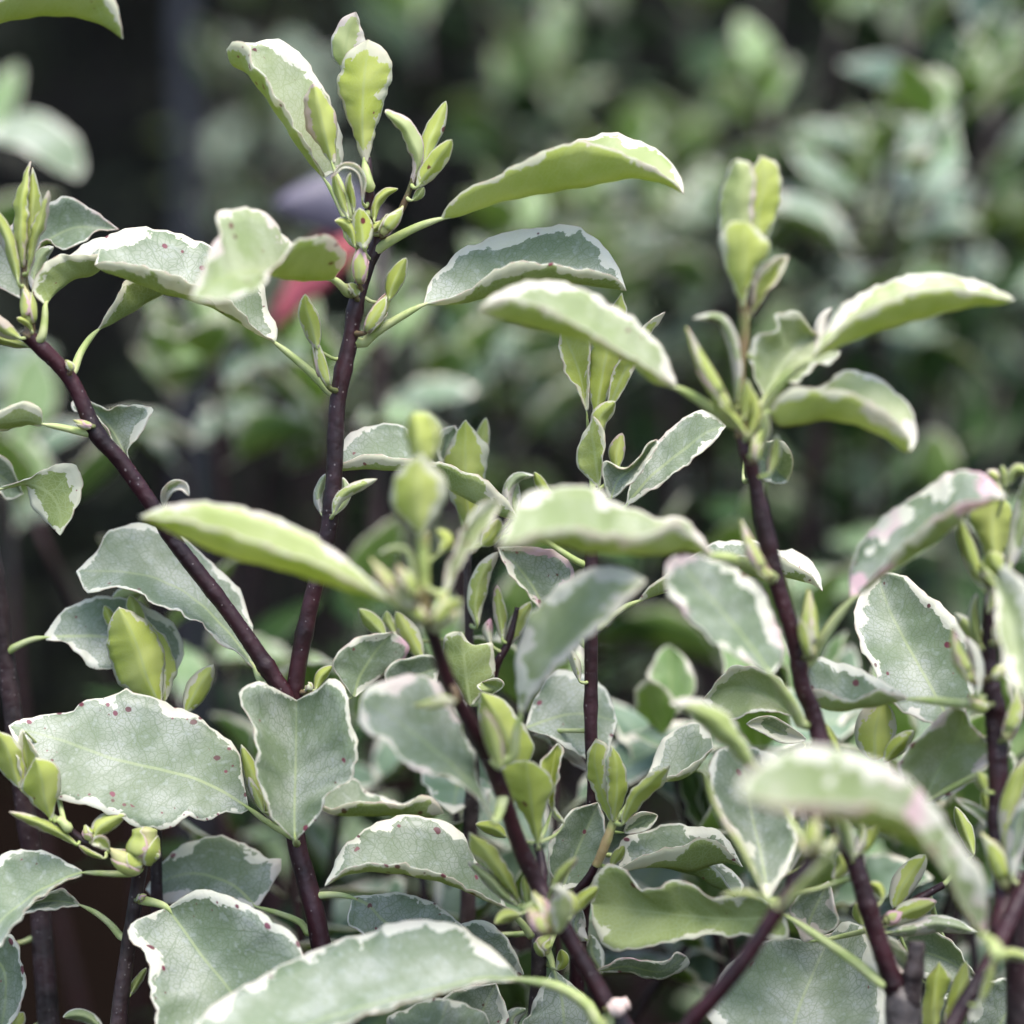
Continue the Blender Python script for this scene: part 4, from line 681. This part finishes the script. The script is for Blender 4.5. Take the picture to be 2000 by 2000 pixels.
R(9, '1750,1640 1800,1570 1900,1560 2000,1600', 34, z=(-40, -42), k='s'); R(9, '1690,1830 1740,1700 1760,1600', 26, z=(-41, -42), k='q'); R(9, '1400,1720 1500,1800 1700,1700', 40, z=(-2, 0), k='m', face='u', mw=1.2)
R(9, '1950,1500 1980,1350 1930,1200', 40, z=(-22, -22), k='q', pink=.4)
settle_loose()

# ================================================================== shrubs behind
def local_leaf(length, width, k, mw, droop, cup, twist=0.0, spot=.1, pink=.1):
    n = 14; v = np.linspace(0, 1, n); pet = .16
    b = np.clip((v - pet) / (1 - pet), 0, 1)
    wv = width * .5 * np.sin(math.pi * b ** .85) ** .75; wv[v <= pet] = .0007; wv[-1] = 0
    y = np.cumsum(np.cos(droop * v)) / n * length; z = -np.cumsum(np.sin(droop * v)) / n * length
    m = np.stack([0.004 * np.sin(3 * v + twist) * length * 10, y, z], 1)
    up = cup * wv
    tw = twist * v
    e1 = m + np.stack([-wv * np.cos(tw), 0 * v, up - wv * np.sin(tw)], 1); e2 = m + np.stack([wv * np.cos(tw), 0 * v, up + wv * np.sin(tw)], 1)
    V, F, MI, at = blade(e1, m, e2, .9, ncol=7, bow=.6)
    at = pack(at, KIND[k], mw, spot, pink)
    o = link_mesh('leaf', V, F, [M_UPF, M_UNF], None, MI, at); me = o.data; bpy.data.objects.remove(o)
    return me
LM = [local_leaf(RNG.uniform(.040, .050), RNG.uniform(.017, .022), 'mmmms'[_ % 5], RNG.uniform(.35, .7), RNG.uniform(-.1, 1.0), RNG.uniform(-.2, .7), RNG.uniform(-.6, .6)) for _ in range(9)]
LG = [local_leaf(RNG.uniform(.038, .048), RNG.uniform(.016, .021), 's', RNG.uniform(.15, .5), RNG.uniform(-.1, 1.0), RNG.uniform(-.2, .7), RNG.uniform(-.6, .6)) for _ in range(6)]
LY = [local_leaf(RNG.uniform(.026, .036), RNG.uniform(.011, .015), 'q', .35, RNG.uniform(-.3, .3), RNG.uniform(.3, .9)) for _ in range(4)]
M_FU = simple_material('shade_dark_leaf_upper', (.010, .026, .006), (.036, .072, .018), 35, .45, .15); M_FN = simple_material('shade_dark_leaf_under', (.016, .036, .008), (.04, .07, .018), 35, .7, .15)  # leaf colours darkened to stand in for shade among dense foliage
LD = []
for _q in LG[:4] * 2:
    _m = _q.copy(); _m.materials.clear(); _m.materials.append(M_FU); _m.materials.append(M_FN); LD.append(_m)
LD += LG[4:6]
def put_leaf(me, loc, az, pitch, roll, scale, parent):
    o = bpy.data.objects.new('leaf', me); COL.objects.link(o)
    o.matrix_basis = Matrix.Translation(loc) @ Euler((0, 0, az)).to_matrix().to_4x4() @ Euler((pitch, 0, 0)).to_matrix().to_4x4() @ Euler((0, roll, 0)).to_matrix().to_4x4() @ Matrix.Diagonal((scale, scale, scale, 1))
    o.parent = parent; o.matrix_parent_inverse = Matrix.Translation(parent.location).inverted()
    return o
BG = 'variegated shrubs behind'
def bush(label, tops, off, zlow=.25, gap=.013, mats=None, young=4, spread=.05, size=1.0, age=.3, extra=None):
    """stems from one foot on the soil; tops given as photo pixels; leaves spiral down each stem"""
    mats = mats or LM
    pts = [wp(x, y, off + dz) for (x, y, dz) in tops]
    foot = np.mean(pts, axis=0); foot[2] = 0; foot[1] += .03
    th = thing('variegated_shrub', label, 'shrub', tuple(float(q) for q in foot), BG)
    for tp in pts:
        b = foot + np.array([RNG.normal(0, spread * .4), RNG.normal(0, spread * .4), -.01])
        mid = (tp + b) / 2 + np.array([RNG.normal(0, .02), RNG.normal(0, .02), 0]); hi = tp * .7 + mid * .3 + np.array([RNG.normal(0, .008), RNG.normal(0, .008), 0])
        q = resample3(np.array([[*tp, .9], [*hi, 1.5], [*mid, 2.0], [*b, 2.8]]), 40)
        V, F = tube(q[:, :3], q[:, 3] / 1000, 7); link_mesh('stem', V, F, [M_STEM], th, attrs=dict(age=age, green=0.0))
        s = np.concatenate([[0], np.cumsum(np.linalg.norm(np.diff(q[:, :3], axis=0), axis=1))])
        d = 0.0; az = RNG.uniform(0, 6.28); i = 0
        while True:
            p = np.array([np.interp(d, s, q[:, k]) for k in range(3)])
            if p[2] < zlow or d > s[-1] * .9: break
            fresh = i < young
            me = random.choice(LY if fresh else mats)
            pitch = (1.15 - i * .14) if fresh else max(-.35, .75 - .03 * i) + random.gauss(0, .28)
            put_leaf(me, Vector(p), az, pitch, random.gauss(0, .25), size * random.uniform(.75, 1.2), th)
            az += 2.4 + random.gauss(0, .2); d += (.003 if fresh else gap * random.uniform(.6, 1.3)); i += 1
        if extra:
            for _ in range(extra):          # side twigs with rosettes
                dd = random.uniform(.03, .28); p = np.array([np.interp(dd, s, q[:, k]) for k in range(3)])
                if p[2] < zlow: continue
                a2 = random.uniform(0, 6.28); tip = p + np.array([math.cos(a2) * .05, math.sin(a2) * .05, .05]) * random.uniform(.6, 1.2)
                V, F = tube(resample3(np.array([[*p, 1.2], [*((p + tip) / 2 + [0, 0, -.006]), 1.0], [*tip, .7]]), 10)[:, :3], np.linspace(1.2, .7, 10) / 1000, 6)
                link_mesh('twig', V, F, [M_STEM], th, attrs=dict(age=.1, green=0.2))
                for k in range(7):
                    f = k / 7; pp = tip * (1 - f * .8) + p * f * .8
                    put_leaf(random.choice(LY if k < 3 else mats), Vector(pp), a2 + k * 2.4, 1.0 - k * .13 + random.gauss(0, .2), random.gauss(0, .25), size * random.uniform(.7, 1.1), th)
    return th
bush('blurred shrub of grey-green leaf rosettes seen through the fork of the tall shrub', [(420, 640, 0), (560, 700, 30), (760, 650, 20), (880, 720, 60), (650, 760, -20), (950, 600, 60), (330, 720, 40)], 185, size=.88, gap=.012, zlow=.54)
bush('blurred shrub with pale cream-edged leaves standing before the olive-green shrubs', [(1500, 210, 0), (1430, 420, 20), (1300, 400, 40), (1620, 430, 30)], 300, size=.85, gap=.013, zlow=.575)
bush('tallest blurred shrub with large cream-edged leaves around dark upright stems', [(1800, -60, 0), (1850, 230, -40), (1950, 180, 40), (1990, -40, 80), (1700, 330, 60)], 240, size=.85, gap=.013, zlow=.57)
bush('blurred pale-leaved shrub just behind the two long arching leaves', [(1000, 430, 0), (1120, 380, 40), (1230, 330, 60), (1180, 560, 20), (1060, 150, 160)], 290, size=.85, gap=.012, zlow=.54)
bush('blurred shrub with shade-darkened green leaf colours low behind the arching pink-edged leaf', [(1650, 640, 0), (1850, 640, 30), (1960, 760, 0), (1560, 720, 60), (1760, 560, 90)], 260, mats=LD + LG[:2], gap=.014, young=0)
bush('shrub with shade-darkened green leaf colours behind the plum stems of the stubbed shrub', [(1450, 1050, 0), (1700, 1180, 20), (1250, 1150, 20), (1850, 1000, 40), (1560, 1250, -30)], 190, mats=LD + LG[:2], gap=.014, young=1, size=.85)
CUR = bush('sparse pale-leaved shrub beside the dark gap with the grey post', [(-60, 330, 0), (20, 900, -30), (60, 1000, -60), (-80, 620, 0)], 240, gap=.022, young=2, zlow=.52)
L(1, '-60,620 150,600 300,650 420,760 455,900 420,965', '-60,720 150,710 300,790 420,965', '-60,820 150,820 270,900 420,968', z=(190, 190), d=(8, 0, -8), k='m', mw=.5, spot=0)
bush('shrub with shade-darkened leaf colours low behind the fork of the tall shrub', [(300, 1250, 0), (450, 1330, 30), (700, 1250, 30), (850, 1330, 10), (1000, 1250, 20)], 120, gap=.015, mats=LD + LG[:2], young=1)
bush('small grey-leaved plant tucked under the big front leaf', [(560, 1560, 0), (820, 1680, -10), (1000, 1800, 10), (1450, 1700, 0), (900, 1480, 10), (1080, 1400, 0), (680, 1450, 20)], 60, gap=.017, young=2, zlow=.42)
bush('small pale plant crowded under the stubbed grey trunk', [(1300, 1440, 0), (1480, 1480, 0), (1750, 1500, 10), (1900, 1600, 0), (1650, 1800, 10), (1400, 1700, 0), (1580, 1420, 20), (1840, 1450, 20), (1960, 1500, 0)], 55, gap=.017, young=2, zlow=.42)
for i, (lab, tops, off) in enumerate([
    ('olive-green far shrub beside the dark speckled shrub', [(820, 60, 0), (950, 20, 60), (1090, 120, 40), (1200, 40, 0), (1010, 260, -40)], 480),
    ('olive-green far shrub behind the blurred cream-edged shrub', [(1350, 30, 0), (1500, -20, 50), (1640, 60, 0), (1420, 200, -40), (1560, 330, -20)], 460),
    ('olive-green far shrub behind the tallest blurred shrub', [(1750, 60, 0), (1900, 140, 40), (2010, 20, 0), (1830, 420, -30), (1960, 480, 0)], 440),
    ('low olive-green far shrub behind the slim straight-stemmed shrub', [(1200, 560, 0), (1330, 640, 40), (1500, 720, 20), (1100, 700, 30), (1620, 800, 0)], 380)]):
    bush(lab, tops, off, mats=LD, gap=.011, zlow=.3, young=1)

# the red-leaved plant glimpsed behind the fork
M_RED = simple_material('red_leaf_skin', (.27, .055, .10), (.32, .085, .07), 60, .45, .2); M_MAUVE = simple_material('mauve_leaf_skin', (.06, .055, .08), (.10, .09, .12), 60, .4, .1)
M_DKG = simple_material('hedge_shade_leaf', (.005, .009, .004), (.020, .030, .010), 9, .5, .1); M_CORE = simple_material('hedge_shade_core', (.0015, .0013, .0012), (.004, .003, .0025), 20, .9)  # near-black hedge colours stand in for shade in the gaps
def red_plant():
    f = wp(610, 560, 170); th = thing('red_leaved_plant', 'red and mauve leaved plant glimpsed blurred behind the forked stems', 'plant', (float(f[0]), float(f[1]) + .02, 0))
    def lf(x0, y0, x1, y1, wd, mat, off):
        a = wp(x0, y0, off); b = wp(x1, y1, off - 6); n = 14; v = np.linspace(0, 1, n)[:, None]; m = a + (b - a) * v + np.array([0, 0, .004]) * np.sin(math.pi * v)
        sidev = np.cross(b - a, _F); sidev /= np.linalg.norm(sidev); h = wd * np.sin(math.pi * np.linspace(0, 1, n) ** .9)[:, None] ** .7
        V, F, MI, at = blade(m - sidev * h + _F * .003, m, m + sidev * h + _F * .002, .5, ncol=7)
        link_mesh('leaf', V, F, [mat, mat], th, MI)
    lf(735, 410, 525, 650, .0055, M_RED, 185); lf(745, 440, 600, 590, .004, M_RED, 180); lf(750, 450, 530, 400, .008, M_MAUVE, 180)
    q = np.array([[*wp(740, 420, 172), 1.5], [*(wp(740, 700, 174)), 2], [f[0], f[1] + .02, -.01, 2.5]]); q = resample3(q, 20)
    V, F = tube(q[:, :3], q[:, 3] / 1000, 8); link_mesh('stem', V, F, [M_STEM], th, attrs=dict(age=.5, green=0.0))
red_plant()

# slim grey post and the silvery conifer-like plant beside it
def post():
    f = wp(362, 300, 560); o = thing('grey_post', 'slim blue-grey post standing in the dark gap between the shrubs', 'post', (float(f[0]), float(f[1]), 0))
    M = simple_material('weathered_post', (.014, .016, .022), (.030, .033, .042), 30, .7)
    V, F = tube(np.array([[f[0], f[1], z] for z in np.linspace(-.02, 1.5, 12)]), np.full(12, .0045), 12); link_mesh('shaft', V, F, [M], o)
    V, F = tube(np.array([[f[0], f[1], z] for z in (1.5, 1.505, 1.52, 1.525)]), [.005, .0062, .0062, .003], 12); link_mesh('cap', V, F, [M], o)
post()
bush('dark speckled shrub with small silvery leaves beside the grey post', [(470, -60, 0), (430, 120, 30), (540, 60, 0), (590, 200, 30), (500, 250, 0), (420, 330, 0)], 720, mats=LM, gap=.02, young=0, size=.75, zlow=.5)

# dense hedge closing the view, shade of the gaps painted in as near-black
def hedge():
    y0 = 2.1; th = thing('dark_hedge', 'dense hedge with shade painted in as near-black, closing the view behind all the shrubs', 'hedge', (0, y0, 0))
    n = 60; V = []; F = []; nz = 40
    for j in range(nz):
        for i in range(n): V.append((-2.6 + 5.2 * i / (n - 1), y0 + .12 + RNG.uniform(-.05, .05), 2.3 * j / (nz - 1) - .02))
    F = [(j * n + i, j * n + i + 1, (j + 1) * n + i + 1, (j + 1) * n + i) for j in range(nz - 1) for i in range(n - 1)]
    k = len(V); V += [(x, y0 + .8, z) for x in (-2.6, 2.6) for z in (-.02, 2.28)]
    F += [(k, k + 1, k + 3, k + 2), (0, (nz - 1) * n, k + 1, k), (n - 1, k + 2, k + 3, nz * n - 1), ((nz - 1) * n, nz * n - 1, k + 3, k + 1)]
    link_mesh('shade_core', V, F, [M_CORE], th)  # near-black sheet painted as the hedge's inner shade
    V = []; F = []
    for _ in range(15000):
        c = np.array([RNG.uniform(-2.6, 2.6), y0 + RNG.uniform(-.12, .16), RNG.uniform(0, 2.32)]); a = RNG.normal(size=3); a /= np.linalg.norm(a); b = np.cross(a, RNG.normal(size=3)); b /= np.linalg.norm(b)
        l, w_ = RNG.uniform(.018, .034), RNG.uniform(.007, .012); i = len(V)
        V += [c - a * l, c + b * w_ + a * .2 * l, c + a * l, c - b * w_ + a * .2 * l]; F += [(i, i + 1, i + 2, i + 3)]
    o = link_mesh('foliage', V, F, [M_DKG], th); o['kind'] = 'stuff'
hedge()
